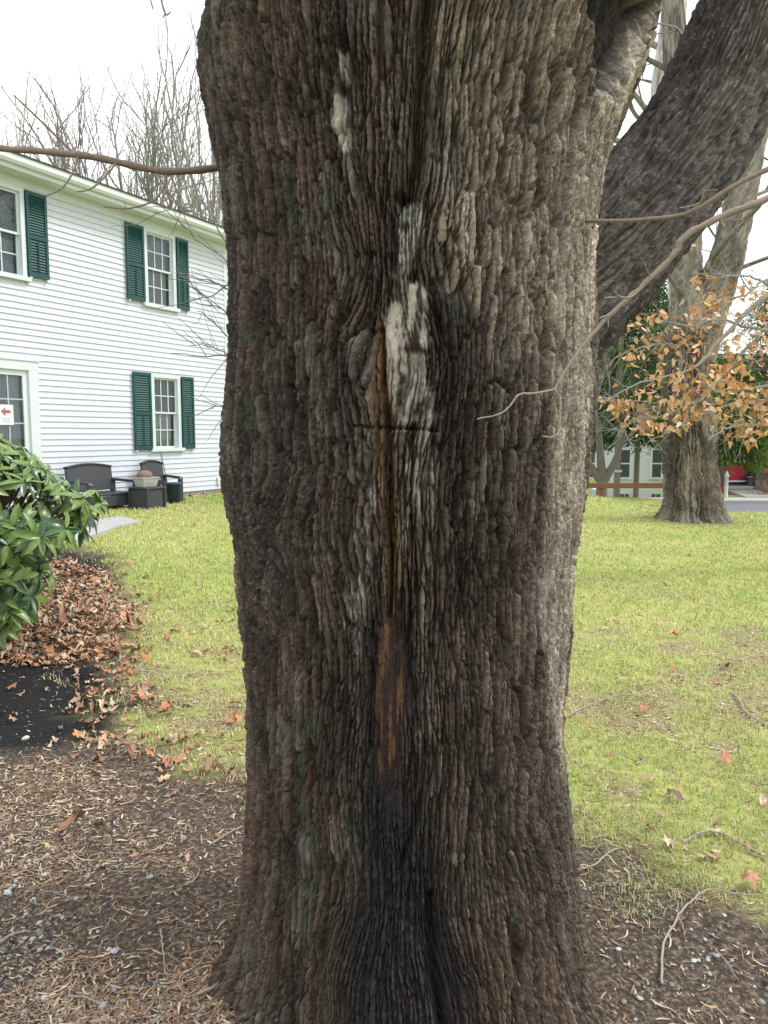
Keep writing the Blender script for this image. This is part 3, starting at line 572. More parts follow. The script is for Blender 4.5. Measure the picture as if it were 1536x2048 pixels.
for i in range(3):
    for j in range(3): MB().add([(-4.355+.26*i, .026, 1.06+1.16*j/3), (-4.095+.26*i, .026, 1.06+1.16*j/3), (-4.095+.26*i, .026, 1.06+1.16*(j+1)/3), (-4.355+.26*i, .026, 1.06+1.16*(j+1)/3)], [(0, 1, 2, 3)]).build('pane', M_GLASS, leaf)
MB().box(-4.355, -3.575, .02, .03, .18, .96).build('lower_panel', mat('door_screen', (.25, .27, .30), .6), leaf)
n = 50; v = [(-4.4+.85*i/(n-1), .12+.012*math.sin(i*1.3), z) for z in (.95, 2.3) for i in range(n)]
MB().add(v, [(i, i+1, n+i+1, n+i) for i in range(n-1)]).build('curtain', mat('door_curtain', (.50, .53, .56), .9, .1, 20.), dr, smooth=True)
MB().lathe([(.012, 0), (.03, .01), (.03, .03), (.01, .05)], -3.53, -.02, 10).build('door_handle', mat('brass', (.35, .30, .2), .35, metallic=.8), dr)
sg = MB().box(-4.02, -3.77, -.006, -.003, 1.42, 1.74).build('notice', mat('paper', (.72, .74, .75), .8), dr)
MB().prism([(-3.99, 1.63), (-3.91, 1.70), (-3.91, 1.655), (-3.82, 1.655), (-3.82, 1.605), (-3.91, 1.605), (-3.91, 1.56)], 'y', -.009, -.0065).build('arrow', mat('red_print', (.36, .13, .12), .7), sg)
lnm = MB()
for i in range(3): lnm.box(-3.98+.01*i, -3.83, -.0085, -.0065, 1.52-.03*i, 1.53-.03*i)
lnm.build('print_line', mat('grey_print', (.35, .42, .45), .8), sg)
MB().box(1.0, 1.1, -.06, -.02, .18, .34).build('outlet_cover', M_TRIM, house)
tube_obj('cable', [(np.array([[-.62, -.03, .9], [-.60, -.035, .8], [-.58, -.03, .74], [-.52, -.032, .5], [-.47, -.03, .3]]), np.full(5, .006))], 6, mat('black_cable', (.05, .05, .05), .6), house)
MB().box(-4.8, -3.1, -1.1, -.03, -.4, -.02).build('doorstep', M_CONC, house)

# ------------------------------------------------------------------ resin garden furniture (in the wall's frame)
M_RESIN = mat('charcoal_resin', (.045, .047, .052), .42, .12, 40., .08, 300.); M_RESIN2 = mat('charcoal_resin_panel', (.055, .057, .062), .5, .12, 40., .12, 260.)
def seat(name, a0, a1, b0, b1, rz, label, cat, hb=.74):
    ca, cb = (a0+a1)/2, (b0+b1)/2; wdt, dep = (a1-a0), (b1-b0); p = wallxy(ca, cb); gz = float(hz(p[0], p[1], False))
    r = empty(name, (p[0], p[1], gz-.005), HR+rz, label, cat); x0, x1 = -wdt/2, wdt/2; yb, yf = dep/2, -dep/2   # local -y is the front
    n = 9; arc = [(x0+.05+(wdt-.1)*i/(n-1), hb-.05+.055*math.sin(math.pi*i/(n-1))) for i in range(n)]
    bk = MB(); pr = [(x0+.05, .30)]+arc+[(x1-.05, .30)]; m = len(pr)
    bk.add([(x, yb-.05-(.30-z)*.18*0-(0) + (z-.30)*.14, z) for x, z in pr]+[(x, yb-.11+(z-.30)*.14, z) for x, z in pr], [tuple(range(m)), tuple(range(m, 2*m))[::-1]]+[((i+1) % m, i, m+i, m+(i+1) % m) for i in range(m)])
    bko = bk.build('backrest', M_RESIN2, r, .012)
    cp = MB(); cv = [(x, yb-.035+(z-.30)*.14, z) for x, z in arc]; cv2 = [(x, yb-.13+(z-.30)*.14, z) for x, z in arc]
    cp.add(cv+cv2+[(x, y, z+.025) for x, y, z in cv]+[(x, y, z+.025) for x, y, z in cv2], [(i, i+1, n+i+1, n+i)[::-1] for i in range(n-1)]+[(2*n+i, 2*n+i+1, 3*n+i+1, 3*n+i) for i in range(n-1)]+[(n+i, n+i+1, 3*n+i+1, 3*n+i)[::-1] for i in range(n-1)]+[(i, i+1, 2*n+i+1, 2*n+i) for i in range(n-1)])
    cp.build('top_rail', M_RESIN, bko)
    MB().box(x0+.06, x1-.06, yf+.02, yb-.06, .235, .28).build('seat', M_RESIN, r, .012)
    fp = [(x0+.06, .03), (x0+.06, .23), (x1-.06, .23), (x1-.06, .03)]+[(x1-.06-(wdt-.12)*i/8, .03+.03*math.sin(math.pi*i/8)) for i in range(1, 8)]
    MB().prism(fp, 'y', yf+.03, yf+.05).build('front_panel', M_RESIN2, r)
    MB().box(x0+.06, x1-.06, yf+.055, yb-.06, .05, .1).build('base', M_RESIN, r)
    for sx in (-1, 1):
        xa = x0 if sx < 0 else x1-.075; xb = xa+.075
        MB().box(xa, xb, yf, yf+.07, 0, .44).build('leg', M_RESIN, r, .01); MB().box(xa, xb, yb-.1, yb-.03, 0, .46).build('leg', M_RESIN, r, .01)
        ar = [(yf-.01, .43), (yf+.02, .475), (yf+dep*.45, .492), (yb-.04, .50), (yb-.04, .455), (yf+dep*.45, .45), (yf+.02, .435)]
        MB().prism(ar, 'x', xa-.008, xb+.008).build('armrest', M_RESIN, r, .008)
        MB().box(xa+.02, xb-.02, yf+.07, yb-.1, .06, .245).build('side_panel', M_RESIN2, r)
    return r, gz
seat('garden_loveseat', -3.13, -2.08, .28, .95, 0, 'wide charcoal resin garden loveseat with arched back beside the leafy bush', 'loveseat', .75)
seat('garden_armchair', -1.42, -.84, .22, .82, math.radians(-8), 'single charcoal resin armchair below the ground floor window', 'armchair', .76)
p = wallxy(-2.17, 1.25); gz = float(hz(p[0], p[1], False))
tb = empty('storage_table', (p[0], p[1], gz-.005), HR, 'charcoal resin storage box table between loveseat and armchair', 'table')
MB().prism([(-.19, -.2), (.19, -.2), (.19, .2), (-.19, .2)], 'z', .0, .335).build('box_body', M_RESIN2, tb, .01)
MB().box(-.215, .215, -.225, .225, .335, .37).build('lid', M_RESIN, tb, .012)
for sx in (-1, 1):
    for sy in (-1, 1): MB().box(sx*.2-.018, sx*.2+.018, sy*.21-.018, sy*.21+.018, 0, .334).build('corner_post', M_RESIN, tb, .006)
tub = empty('plastic_tub', (p[0]-.02, p[1]+.02, gz+.365), HR, 'pale grey plastic tub standing on the storage table', 'tub')
def taper(x0, y0, x1, y1, z0, z1): return MB().add([(-x0, -y0, z0), (x0, -y0, z0), (x0, y0, z0), (-x0, y0, z0), (-x1, -y1, z1), (x1, -y1, z1), (x1, y1, z1), (-x1, y1, z1)], [(0, 3, 2, 1), (0, 1, 5, 4), (1, 2, 6, 5), (2, 3, 7, 6), (3, 0, 4, 7), (4, 5, 6, 7)])
M_TUB = mat('grey_plastic', (.42, .42, .40), .5)
taper(.15, .1, .18, .13, 0, .15).build('tub_body', M_TUB, tub, .01); MB().box(-.19, .19, -.14, .14, .15, .165).build('rim', M_TUB, tub, .004)
tube_obj('handle', [(np.array([[-.09, -.135, .11], [-.05, -.14, .07], [.05, -.14, .07], [.09, -.135, .11]]), np.full(4, .006))], 6, M_TUB, tub)
bv = MB().lathe([(.02, 0), (.125, .0), (.135, .03), (.125, .07), (.09, .105), (.04, .12), (.005, .122)], 0, 0, 20)
bag = bv.build('canvas_hat', mat('tan_canvas', (.23, .155, .115), .9, .15, 20.), None, smooth=True, label='brown rounded canvas hat lying on the pale grey tub', cat='hat'); bag.location = (p[0]-.05, p[1]+.05, gz+.528)
tube_obj('seam', [(np.array([[.134*math.cos(a), 0, .12*math.sin(a)] for a in np.linspace(0, math.pi, 14)]), np.full(14, .004))], 5, mat('tan_seam', (.32, .24, .19), .9), bag)
bp = wallxy(-1.3, 1.02); bz = float(hz(bp[0], bp[1], False))
bb = empty('blue_bucket', (bp[0], bp[1], bz-.005), 0, 'dark blue bucket tucked beside the armchair', 'bucket')
MB().lathe([(.10, 0), (.13, .36), (.138, .36), (.138, .38), (.12, .38)], 0, 0, 20).build('bucket_body', mat('blue_plastic', (.03, .06, .12), .4), bb, smooth=True); MB().lathe([(.137, .381), (.139, .392), (.02, .396)], 0, 0, 20).build('lid', mat('blue_lid', (.04, .08, .15), .4), bb)

# ------------------------------------------------------------------ bare trees
def grow(p, d, ln, r, depth, out, spread=.5, up=.25, nseg=5, kids=(2, 4), decay=.68, wig=.12):
    pts = [np.array(p, float)]; d = np.array(d, float); d /= np.linalg.norm(d)
    for i in range(nseg):
        d = d+RNG.normal(0, wig, 3)+np.array([0, 0, up*.25]); d /= np.linalg.norm(d); pts.append(pts[-1]+d*ln/nseg)
    r1 = r*.62 if depth > 0 else r*.35
    out.setdefault(depth, []).append((np.array(pts), np.linspace(r, r1, nseg+1)))
    if depth == 0: return
    nk = RNG.integers(kids[0], kids[1]+1)
    for i in range(nk):
        t = .3+.7*(i+RNG.random())/nk; k = min(int(t*nseg), nseg-1); q = pts[k]+(pts[k+1]-pts[k])*(t*nseg-k if t < 1 else 1)
        nd = d+RNG.normal(0, spread, 3); grow(q, nd, ln*decay*RNG.uniform(.75, 1.2), max(r*(.58 if t < .9 else .62)*RNG.uniform(.7, 1), .004), depth-1, out, spread, up, nseg, kids, decay, wig)
    grow(pts[-1], d+RNG.normal(0, spread*.35, 3), ln*decay, r1, depth-1, out, spread, up, nseg, kids, decay, wig)
def bare_tree(base, stems, r, ln, depth, label, group, m, name='bare_tree', spread=.42, up=.35, th=.35, kids=(2, 4)):
    t = empty(name, base, 0, label, 'tree', group); out = {}
    tr = [(np.array([[0, 0, -.3], [.02, .01, th*.5], [.0, .03, th]]), np.array([r*1.5, r*1.15, r]))]
    for d, f in stems: grow((0, 0, th*.8), d, ln*f, r*.6*f, depth, out, spread, up, 6, kids)
    k0 = max(out); tube_obj('trunk', tr+out[k0], 8, m, t)
    rest_ = [b for q in sorted(out, reverse=True) if q < k0 and q > 0 for b in out[q]]
    if rest_: tube_obj('limbs', rest_, 5, m, t)
    tag(tube_obj('crown', out[0], 3, m, t), kind='stuff')
    return t
M_BT = mat('pale_winter_bark', (.27, .25, .225), .9, .25, 6.)
b0 = at(330, 880, 27.); bare_tree((b0[0], b0[1], .2), [((-.75, .1, 1), 1), ((-.4, -.1, 1), 1.02), ((-.12, .2, 1), 1.05), ((.12, -.1, 1), 1.0), ((.4, .1, 1), 1), ((-1.1, 0, .9), .95), ((-1.0, .3, .7), .8), ((.0, .3, 1), .95), ((-.55, -.3, 1), .95)], .2, 4.9, 4, 'wide bare tree fanning up behind the white house roof', None, M_BT, spread=.42, up=.28, th=2.8, kids=(3, 4))
b0 = at(452, 880, 24.); bare_tree((b0[0], b0[1], .2), [((-.25, .1, 1), .9), ((-.05, .1, 1), 1), ((.2, 0, 1), 1)], .2, 4.6, 4, 'slender bare tree at the far corner of the white house', None, M_BT, spread=.3, up=.7, th=4.0, kids=(2, 3))
b0 = at(60, 880, 34.); bare_tree((b0[0], b0[1], .2), [((-.3, .1, 1), .8), ((.1, .1, 1), .85), ((.35, 0, 1), .8)], .16, 4.0, 4, 'small far bare tree just above the house ridge', None, M_BT, spread=.35, up=.5, th=3., kids=(2, 3))
# leafless shrub between the house corner and the maple
sh = empty('bare_sapling', at(540, 1100, 8.0)*[1, 1, 0], 0, 'thin leafless sapling between the house corner and the big maple', 'sapling'); so_ = np.array(sh.location)
main_ = [([(540, 1220, 8.0), (530, 900, 8.0), (525, 600, 8.0), (510, 380, 8.0), (500, 150, 8.0)], .03)]
side = [[(525, 600), (470, 545), (430, 500), (380, 470), (345, 415)], [(528, 640), (470, 585), (420, 560), (350, 546)], [(528, 650), (470, 572), (420, 592), (372, 602)], [(530, 720), (470, 645), (430, 610), (388, 572)], [(530, 760), (470, 690), (425, 640), (395, 618)], [(532, 760), (470, 712), (400, 712), (345, 702)], [(533, 860), (470, 818), (440, 812), (418, 816)],
        [(520, 520), (470, 460), (440, 400), (430, 300)], [(524, 560), (465, 505), (420, 440), (350, 420), (305, 425)], [(533, 800), (470, 725), (430, 695), (380, 690)]]
br = []
for s_ in side:
    d0 = 8+RNG.normal(0, .25); P_ = spline(np.array([at(a, b, 8.0 if i == 0 else d0) for i, (a, b) in enumerate(s_)]), 14); P_ = P_+RNG.normal(0, .012, P_.shape); br.append((P_, np.linspace(.011, .003, 14)))
    for q in range(5):
        k = RNG.integers(4, 13); dd = P_[min(k+1, 13)]-P_[k]; dd = dd/np.linalg.norm(dd)+RNG.normal(0, .55, 3); L_ = RNG.uniform(.15, .45)
        br.append((np.array([P_[k], P_[k]+dd*L_*.5+RNG.normal(0, .02, 3), P_[k]+dd*L_+[0, 0, .05]]), np.array([.005, .004, .002])))
tube_obj('trunk', [(spline(np.array([at(*q) for q in main_[0][0]]), 20)-so_, np.linspace(.035, .012, 20))], 7, M_GREYTWIG, sh)
for P_, R_ in br[::6]: tube_obj('branch', [(P_-so_, R_)], 4, M_GREYTWIG, sh)
tag(tube_obj('twigs', [(P_-so_, R_) for i, (P_, R_) in enumerate(br) if i % 6], 4, M_GREYTWIG, sh), kind='stuff')

# ------------------------------------------------------------------ rhododendron bush
M_RLEAF = mat('rhododendron_leaf', (.10, .175, .035), .34, .25, 25., .1, 60., .5, col2=(.165, .25, .055)); M_RLEAF2 = mat('rhododendron_leaf_dark', (.045, .10, .035), .28, .25, 25., .1, 60., .5)
def leaf_mesh(name, L_, W_, droop, fold, m, n=6):
    v = []; f = []
    for i in range(n+1):
        t = i/n; wd = W_*.5*math.sin(math.pi*min(1, (t*.93+.05)))**.8 if i not in (0, n) else W_*.04
        z = -droop*L_*t*t; y = L_*t*(1-.12*droop*t); up_ = wd*fold
        v += [(-wd, y, z+up_), (-wd*.5, y, z+up_*.35), (0, y, z), (wd*.5, y, z+up_*.35), (wd, y, z+up_)]
    for i in range(n):
        for j in range(4): f.append((i*5+j, i*5+j+1, i*5+6+j, i*5+5+j))
    me = MB().add(v, f).mesh(name); me.materials.append(m); return me
RL = [leaf_mesh('leaf', .15, .05, dr_, fo, m) for dr_, fo in ((.15, .25), (.4, .35), (.7, -.2), (.25, .5)) for m in (M_RLEAF, M_RLEAF, M_RLEAF2)]
bc = np.array([-3.12, 5.3, 0.]); bush = empty('rhododendron_bush', (bc[0], bc[1], float(hz(bc[0], bc[1], False))), 0, 'glossy green broad-leaved rhododendron bush over the leaf pile beside the dark mulch', 'bush')
from mathutils import Matrix
leaves = []; stems = []
nwh = 480
for k in range(nwh):
    zq = RNG.uniform(.22, 1.56); 
    if zq < .62 and RNG.random() < .3: continue
    xr = np.interp(zq, [.16, .43, .65, .74, .85, 1.0, 1.2, 1.41, 1.6], [.92, 1.0, 1.0, 1.2, 1.34, 1.38, 1.08, .80, .42]); a = RNG.uniform(0, 6.283); rr = RNG.uniform(.35, 1.0)**.45*(.86+.28*vn(np.array([math.cos(a)*3+9]), np.array([math.sin(a)*3+zq*3]), 77)[0])
    u = np.array([math.cos(a), math.sin(a), (zq-.8)*.9]); xr = xr-.30-.10*max(0, zq-1.0); c = np.array([(xr if u[0] > 0 else 1.2)*rr*u[0], .85*rr*u[1], zq]); c[0] -= .40*c[1]
    out_ = np.array([u[0], u[1], .35+max(u[2], 0)]); out_ /= np.linalg.norm(out_); leaves.append((c, out_)); 
    st = np.array([RNG.normal(0, .12), RNG.normal(0, .12), -.05]); mid = (st+c)*[.3, .3, .5]+np.array([0, 0, .02])+RNG.normal(0, .05, 3)
    stems.append((spline(np.array([st, mid, c-out_*.05, c]), 8), np.linspace(.013, .004, 8)))
cand = []
for c, o_ in leaves:
    nl = RNG.integers(6, 11); a0 = RNG.random()*6.28; e1_ = np.cross(o_, [0, 0, 1.]); e1_ = e1_/(np.linalg.norm(e1_)+1e-6) if np.linalg.norm(e1_) > .05 else np.array([1., 0, 0]); e2_ = np.cross(o_, e1_)
    hang = RNG.uniform(-.1, .55)
    for q in range(nl):
        a = a0+2*math.pi*q/nl+RNG.normal(0, .2); d = math.cos(a)*e1_+math.sin(a)*e2_+o_*RNG.uniform(.05, .6)-np.array([0, 0, hang])*RNG.uniform(.4, 1.3); d /= np.linalg.norm(d)
        nrm = o_+np.array([0, 0, .5]); x_ = np.cross(d, nrm); x_ /= np.linalg.norm(x_)+1e-9; z_ = np.cross(x_, d); sc_ = RNG.uniform(.65, 1.12); rl_ = RNG.normal(0, .35)
        x2 = x_*math.cos(rl_)+z_*math.sin(rl_); z2 = np.cross(x2, d)
        mtx = Matrix((( x2[0]*sc_, d[0]*sc_, z2[0]*sc_, c[0]), (x2[1]*sc_, d[1]*sc_, z2[1]*sc_, c[1]), (x2[2]*sc_, d[2]*sc_, z2[2]*sc_, c[2]), (0, 0, 0, 1)))
        tip = c+d*.1; vis = tip[0]*.9-tip[1]*.75   # right and near side shows largest
        cand.append((vis+RNG.normal(0, .05), mtx, RL[RNG.integers(len(RL))]))
cand.sort(key=lambda q: -q[0])
for _, mtx, me in cand[:300]:
    o = link_mesh('leaf', me, None, bush); o.matrix_local = mtx
def join_instances(items, parent, name, two):
    groups = {}
    for mtx, me in items: groups.setdefault(me.name, (me, []))[1].append(np.array(mtx))
    Vs = {0: [], 1: []}; Qs = {0: [], 1: []}; off = {0: 0, 1: 0}
    for nm, (me, ms) in groups.items():
        n = len(me.vertices); co = np.zeros(n*3); me.vertices.foreach_get('co', co); co = np.c_[co.reshape(-1, 3), np.ones(n)]; fq = np.array([p_.vertices[:] for p_ in me.polygons]); g = two.index(me.materials[0])
        for m_ in ms: Vs[g].append((co@m_.T)[:, :3]); Qs[g].append(fq+off[g]); off[g] += n
    V_ = []; Q_ = []; mi = []; o_ = 0
    for g in (0, 1):
        if Vs[g]: V_ += Vs[g]; q = np.vstack(Qs[g])+o_; Q_.append(q); mi += [g]*len(q); o_ += off[g]
    me = np_mesh(name, np.vstack(V_), np.vstack(Q_), 4)
    for m_ in two: me.materials.append(m_)
    me.polygons.foreach_set('material_index', np.array(mi, np.int32)); return link_mesh(name, me, None, parent, kind='stuff')
join_instances([(m_, me) for _, m_, me in cand[300:]], bush, 'foliage', [M_RLEAF, M_RLEAF2])
tag(tube_obj('stems', stems, 5, mat('rhododendron_stem', (.11, .085, .055), .8, .2, 30.), bush), kind='stuff')

# ------------------------------------------------------------------ ground cover
def scatter(n, y0, y1, side=.72):
    y = np.exp(RNG.uniform(math.log(y0), math.log(y1), n)); x = RNG.uniform(-1, 1, n)*(side*y+.35); return x, y
def off_trunk(x, y, r=.56): return np.hypot(x-cx0, y-cy0) > r
# grass blades
def blades(x, y, ln, wd, lean, colr, seg2=True):
    n = len(x); z = hz(x, y); a = RNG.uniform(0, 2*math.pi, n); b = a+RNG.normal(0, .6, n); t = np.c_[np.cos(a), np.sin(a), np.zeros(n)]; s_ = np.c_[-np.sin(b), np.cos(b), np.zeros(n)]*wd[:, None]*.5
    p0 = np.c_[x, y, z-.004]; up_ = np.array([0, 0, 1.]); m1 = p0+up_*(ln*.62*np.cos(lean*.55))[:, None]+t*(ln*.6*np.sin(lean*.55))[:, None]; tip = p0+up_*(ln*np.cos(lean))[:, None]+t*(ln*np.sin(lean))[:, None]
    tip[:, 2] = np.maximum(tip[:, 2], z+.004); m1[:, 2] = np.maximum(m1[:, 2], z+.005)
    V_ = np.stack([p0-s_, p0+s_, m1-s_*.8, m1+s_*.8, tip], 1).reshape(-1, 3); i = np.arange(n)[:, None]*5
    T_ = np.concatenate([i+[0, 1, 3], i+[0, 3, 2], i+[2, 3, 4]], 1).reshape(-1, 3); c = np.repeat(colr, 5, axis=0); return V_, T_, c
M_GRASS = mat('grass', (.2, .22, .05), .75, attr=True, spec=.2)
x, y = scatter(330000, 2.2, 19.0); b_ = bed(x, y); lwt = lawn_w(x, y, b_); tuft = fbm(x*9, y*9, 91)
keep = (RNG.random(len(x)) < lwt**1.2*(.35+1.1*sst(.35, .6, tuft)))&off_trunk(x, y, .66)&(np.hypot(x-6.0, y-14.6) > .55); x, y = x[keep], y[keep]; n = len(x)
tg = sst(.38, .62, fbm(x*.55, y*.55, 95)); dead = RNG.random(n) < (.50-.24*tg+.3*bare_w(x, y))*(1-.45*sst(7, 13, y)); pick = RNG.random(n)[:, None]
gcol = np.array([.24, .36, .08])*(1-pick)+np.array([.45, .51, .16])*pick; yel = np.array([.58, .54, .23])*np.ones((n, 3)); mixy = (1-.8*tg)[:, None]*.8; gcol = gcol*(1-mixy)+yel*mixy
gcol = np.where(dead[:, None], np.array([.62, .53, .34])*(.5+.7*RNG.random(n))[:, None], gcol)
far = y/3.0; V_, T_, c_ = blades(x, y, RNG.uniform(.02, .05, n)*np.clip(far**.15, 1, 1.4), .0028*np.clip(far, 1, 6), np.clip(RNG.normal(.75, .4, n), 0, 1.45), gcol)
link_mesh('grass', np_mesh('grass', V_, T_, 3, c_), M_GRASS, None, False, 'short yellow-green winter lawn grass with dead straw', 'grass', kind='stuff'); NG = n
# straw, needles and shredded bark lying about
def strips(x, y, ln, wd, colr, curl=.5, lift=.006):
    n = len(x); a = RNG.uniform(0, 2*math.pi, n); da = RNG.normal(0, curl, n); pts = []; px_, py_ = x.copy(), y.copy(); lv = RNG.uniform(.001, lift, n)
    tilt = RNG.normal(0, .18, n)
    for k in range(4):
        s_ = np.c_[-np.sin(a), np.cos(a), RNG.normal(0, .3, n)]*(wd*.5*(1 if k in (1, 2) else .55))[:, None]; zz = hz(px_, py_)+lv+np.abs(np.sin((k-1.5)*.8)*tilt*ln*.3); P_ = np.c_[px_, py_, zz]; pts += [P_-s_, P_+s_]
        px_ = px_+np.cos(a)*ln/3; py_ = py_+np.sin(a)*ln/3; a = a+da
    V_ = np.stack(pts, 1).reshape(-1, 3); i = np.arange(n)[:, None]*8; Q_ = np.concatenate([i+[0, 1, 3, 2], i+[2, 3, 5, 4], i+[4, 5, 7, 6]], 1).reshape(-1, 4); return V_, Q_, np.repeat(colr, 8, axis=0)
M_STRAW = mat('straw_and_bark_shreds', (.4, .3, .2), .85, attr=True, spec=.2)
x, y = scatter(190000, 1.3, 9.0); b_ = bed(x, y); mu_s = mulch(x, y); tanp = sst(.42, .6, fbm(x*2.1, y*2.1, 111)); chips = sst(-.25, .1, b_)*(1-.93*sst(-.05, .12, mu_s))*(.18+.82*tanp)*np.where(x > .4, .28, 1)
chips = np.where(b_ < 0, .12+.5*bare_w(x, y)+.25*sst(6.5, 3, y)*sst(.45, .6, fbm(x*1.7, y*1.7, 117)), chips); keep = (RNG.random(len(x)) < chips)&off_trunk(x, y, .6); x, y = x[keep], y[keep]; n = len(x)
pal = np.array([(.40, .27, .17), (.52, .40, .27), (.28, .17, .11), (.58, .48, .36), (.20, .13, .09), (.36, .22, .13)]); cc = pal[RNG.integers(0, 6, n)]*(.7+.5*RNG.random(n))[:, None]
ln = RNG.gamma(2.2, .010, n)+.008; thin = RNG.random(n) < .72; wd = np.where(thin, .0016, .0055)*np.clip(y/2.6, 1, 2.5)
V_, Q_, c_ = strips(x, y, ln, wd, cc, .35); link_mesh('bark_shreds', np_mesh('bark_shreds', V_, Q_, 4, c_), M_STRAW, None, False, 'tan needles, straw and shredded bark strewn over the soil', 'mulch', kind='stuff')
# pebbles
ph = (1+5**.5)/2; ico = np.array([(-1, ph, 0), (1, ph, 0), (-1, -ph, 0), (1, -ph, 0), (0, -1, ph), (0, 1, ph), (0, -1, -ph), (0, 1, -ph), (ph, 0, -1), (ph, 0, 1), (-ph, 0, -1), (-ph, 0, 1)])/math.hypot(1, ph)
icf = np.array([(0,11,5),(0,5,1),(0,1,7),(0,7,10),(0,10,11),(1,5,9),(5,11,4),(11,10,2),(10,7,6),(7,1,8),(3,9,4),(3,4,2),(3,2,6),(3,6,8),(3,8,9),(4,9,5),(2,4,11),(6,2,10),(8,6,7),(9,8,1)])
M_PEB = mat('pebbles', (.4, .4, .4), .75, .2, 60., attr=True)
x, y = scatter(44000, 1.3, 6.0); b_ = bed(x, y); mu_s = mulch(x, y); gv = sst(.40, .58, fbm(x*1.6, y*1.6, 131)); pr = np.where(b_ > .05, (.12+.85*gv*sst(3.7, 2.4, y-x*.35*0)*sst(.0, -.5, x)+.12*sst(.2, .8, x)), .006); pr = np.where(mu_s > 0, .16, pr)
keep = (RNG.random(len(x)) < pr)&off_trunk(x, y, .62); x, y = x[keep], y[keep]; n = len(x); rr = np.clip(RNG.lognormal(math.log(.0036), .5, n), .0016, .012)*np.where(mulch(x, y) > 0, .55, 1)
sc3 = rr[:, None]*np.c_[RNG.uniform(.8, 1.5, n), RNG.uniform(.7, 1.2, n), RNG.uniform(.5, .8, n)]; an = RNG.uniform(0, 6.28, n); jv = ico[None]*(1+RNG.normal(0, .2, (n, 12, 1)))*sc3[:, None, :]
vx = jv[..., 0]*np.cos(an)[:, None]-jv[..., 1]*np.sin(an)[:, None]; vy = jv[..., 0]*np.sin(an)[:, None]+jv[..., 1]*np.cos(an)[:, None]
V_ = np.stack([vx+x[:, None], vy+y[:, None], jv[..., 2]+(hz(x, y)+rr*.35)[:, None]], -1).reshape(-1, 3); T_ = (np.arange(n)[:, None, None]*12+icf[None]).reshape(-1, 3)
gcol = np.array([.36, .36, .35])*(.3+1.05*RNG.random(n)**1.3)[:, None]*np.array([1, .985, .96])**RNG.integers(0, 4, n)[:, None]
link_mesh('gravel', np_mesh('gravel', V_, T_, 3, np.repeat(gcol, 12, axis=0)), M_PEB, None, True, 'pale grey pebbles and grit scattered over dark soil', 'gravel', kind='stuff')
# fallen leaves
LOB = [(0, 0), (.13, .12), (.42, .05), (.30, .28), (.50, .52), (.24, .50), (.22, .72), (0, 1.0), (-.22, .72), (-.24, .50), (-.50, .52), (-.30, .28), (-.42, .05), (-.13, .12)]
LF = np.array(LOB)*[.9, 1]+np.array([(0, 0)]*14); LF[[2, 4, 10, 12]] *= .86; LC = np.array([(0, .36)])
def litter(x, y, size, colr, lift, flat=.5):
    n = len(x); k = len(LF); P2 = np.vstack([LF, LC])[None]-[0, .4]; P2 = P2*(size[:, None, None]*np.stack([RNG.uniform(.38, .95, n), np.ones(n)], -1)[:, None, :])
    a = RNG.uniform(0, 6.28, n); cu = RNG.normal(0, 1, n)*12; cv = RNG.normal(0, 1, n)*9; zz = cu[:, None]*P2[..., 0]**2+cv[:, None]*P2[..., 1]**2+RNG.normal(0, .10, (n, k+1))*size[:, None]; tx = RNG.normal(0, flat, n)*.6; ty = RNG.normal(0, flat, n)*.6
    X_ = P2[..., 0]*np.cos(a)[:, None]-P2[..., 1]*np.sin(a)[:, None]; Y_ = P2[..., 0]*np.sin(a)[:, None]+P2[..., 1]*np.cos(a)[:, None]; Z_ = zz+X_*tx[:, None]+Y_*ty[:, None]
    Z_ = Z_-Z_.min(1)[:, None]*.85+(hz(x, y)+lift)[:, None]; V_ = np.stack([X_+x[:, None], Y_+y[:, None], Z_], -1).reshape(-1, 3)
    tri = np.array([(k, i, (i+1) % k) for i in range(k)]); T_ = (np.arange(n)[:, None, None]*(k+1)+tri[None]).reshape(-1, 3); return V_, T_, np.repeat(colr, k+1, axis=0)
PALL = np.array([(.42, .20, .10), (.52, .31, .19), (.36, .18, .11), (.60, .42, .28), (.30, .15, .10), (.64, .49, .35), (.50, .20, .07)])
M_LITTER = mat('fallen_leaves', (.4, .2, .1), .7, .2, 40., attr=True, spec=.3)
x, y = scatter(90000, 2.6, 18.0); wx = x+(fbm(x*2, y*2, 141)-.5)*.4; wy = y+(fbm(x*2, y*2, 147)-.5)*.4; pi_ = poly_sd(wx, wy, PILE)
edge = np.exp(-(bed(x, y)/.22)**2)*sst(-.4, -1.3, x)*(y < 8)*.2; drift = sst(.56, .66, fbm(x*.9+3, y*.9, 151))*sst(-.3, -1.0, x)*(y > 4)*(y < 9)*.2
wdist = (x-WP[0])*WN[0]+(y-WP[1])*WN[1]; al = (x-WP[0])*WD[0]+(y-WP[1])*WD[1]; hs = ((wdist > .04)&(wdist < .9)&(al > -1.9)&(al < 1.5))*1.0*np.exp(-wdist/.4)
pr = np.maximum.reduce([sst(-.12, .12, pi_)*.95, edge, drift, hs, np.where(y < 12, .004, .002)]); keep = (RNG.random(len(x)) < pr)&off_trunk(x, y, .66)&(wdist > .06); x, y = x[keep], y[keep]; n = len(x); cc = (PALL[RNG.integers(0, 7, n)]*.78+np.array([.36, .27, .19])*.22)*(.6+.55*RNG.random(n))[:, None]
V_, T_, c_ = litter(x, y, RNG.gamma(9, .0062, n), cc, RNG.uniform(.004, .05, n)*sst(-.1, .3, poly_sd(x, y, PILE))+.008)
link_mesh('leaf_litter', np_mesh('leaf_litter', V_, T_, 3, c_), M_LITTER, None, False, 'crisp orange-brown fallen leaves piled along the bed edge', 'leaves', kind='stuff')

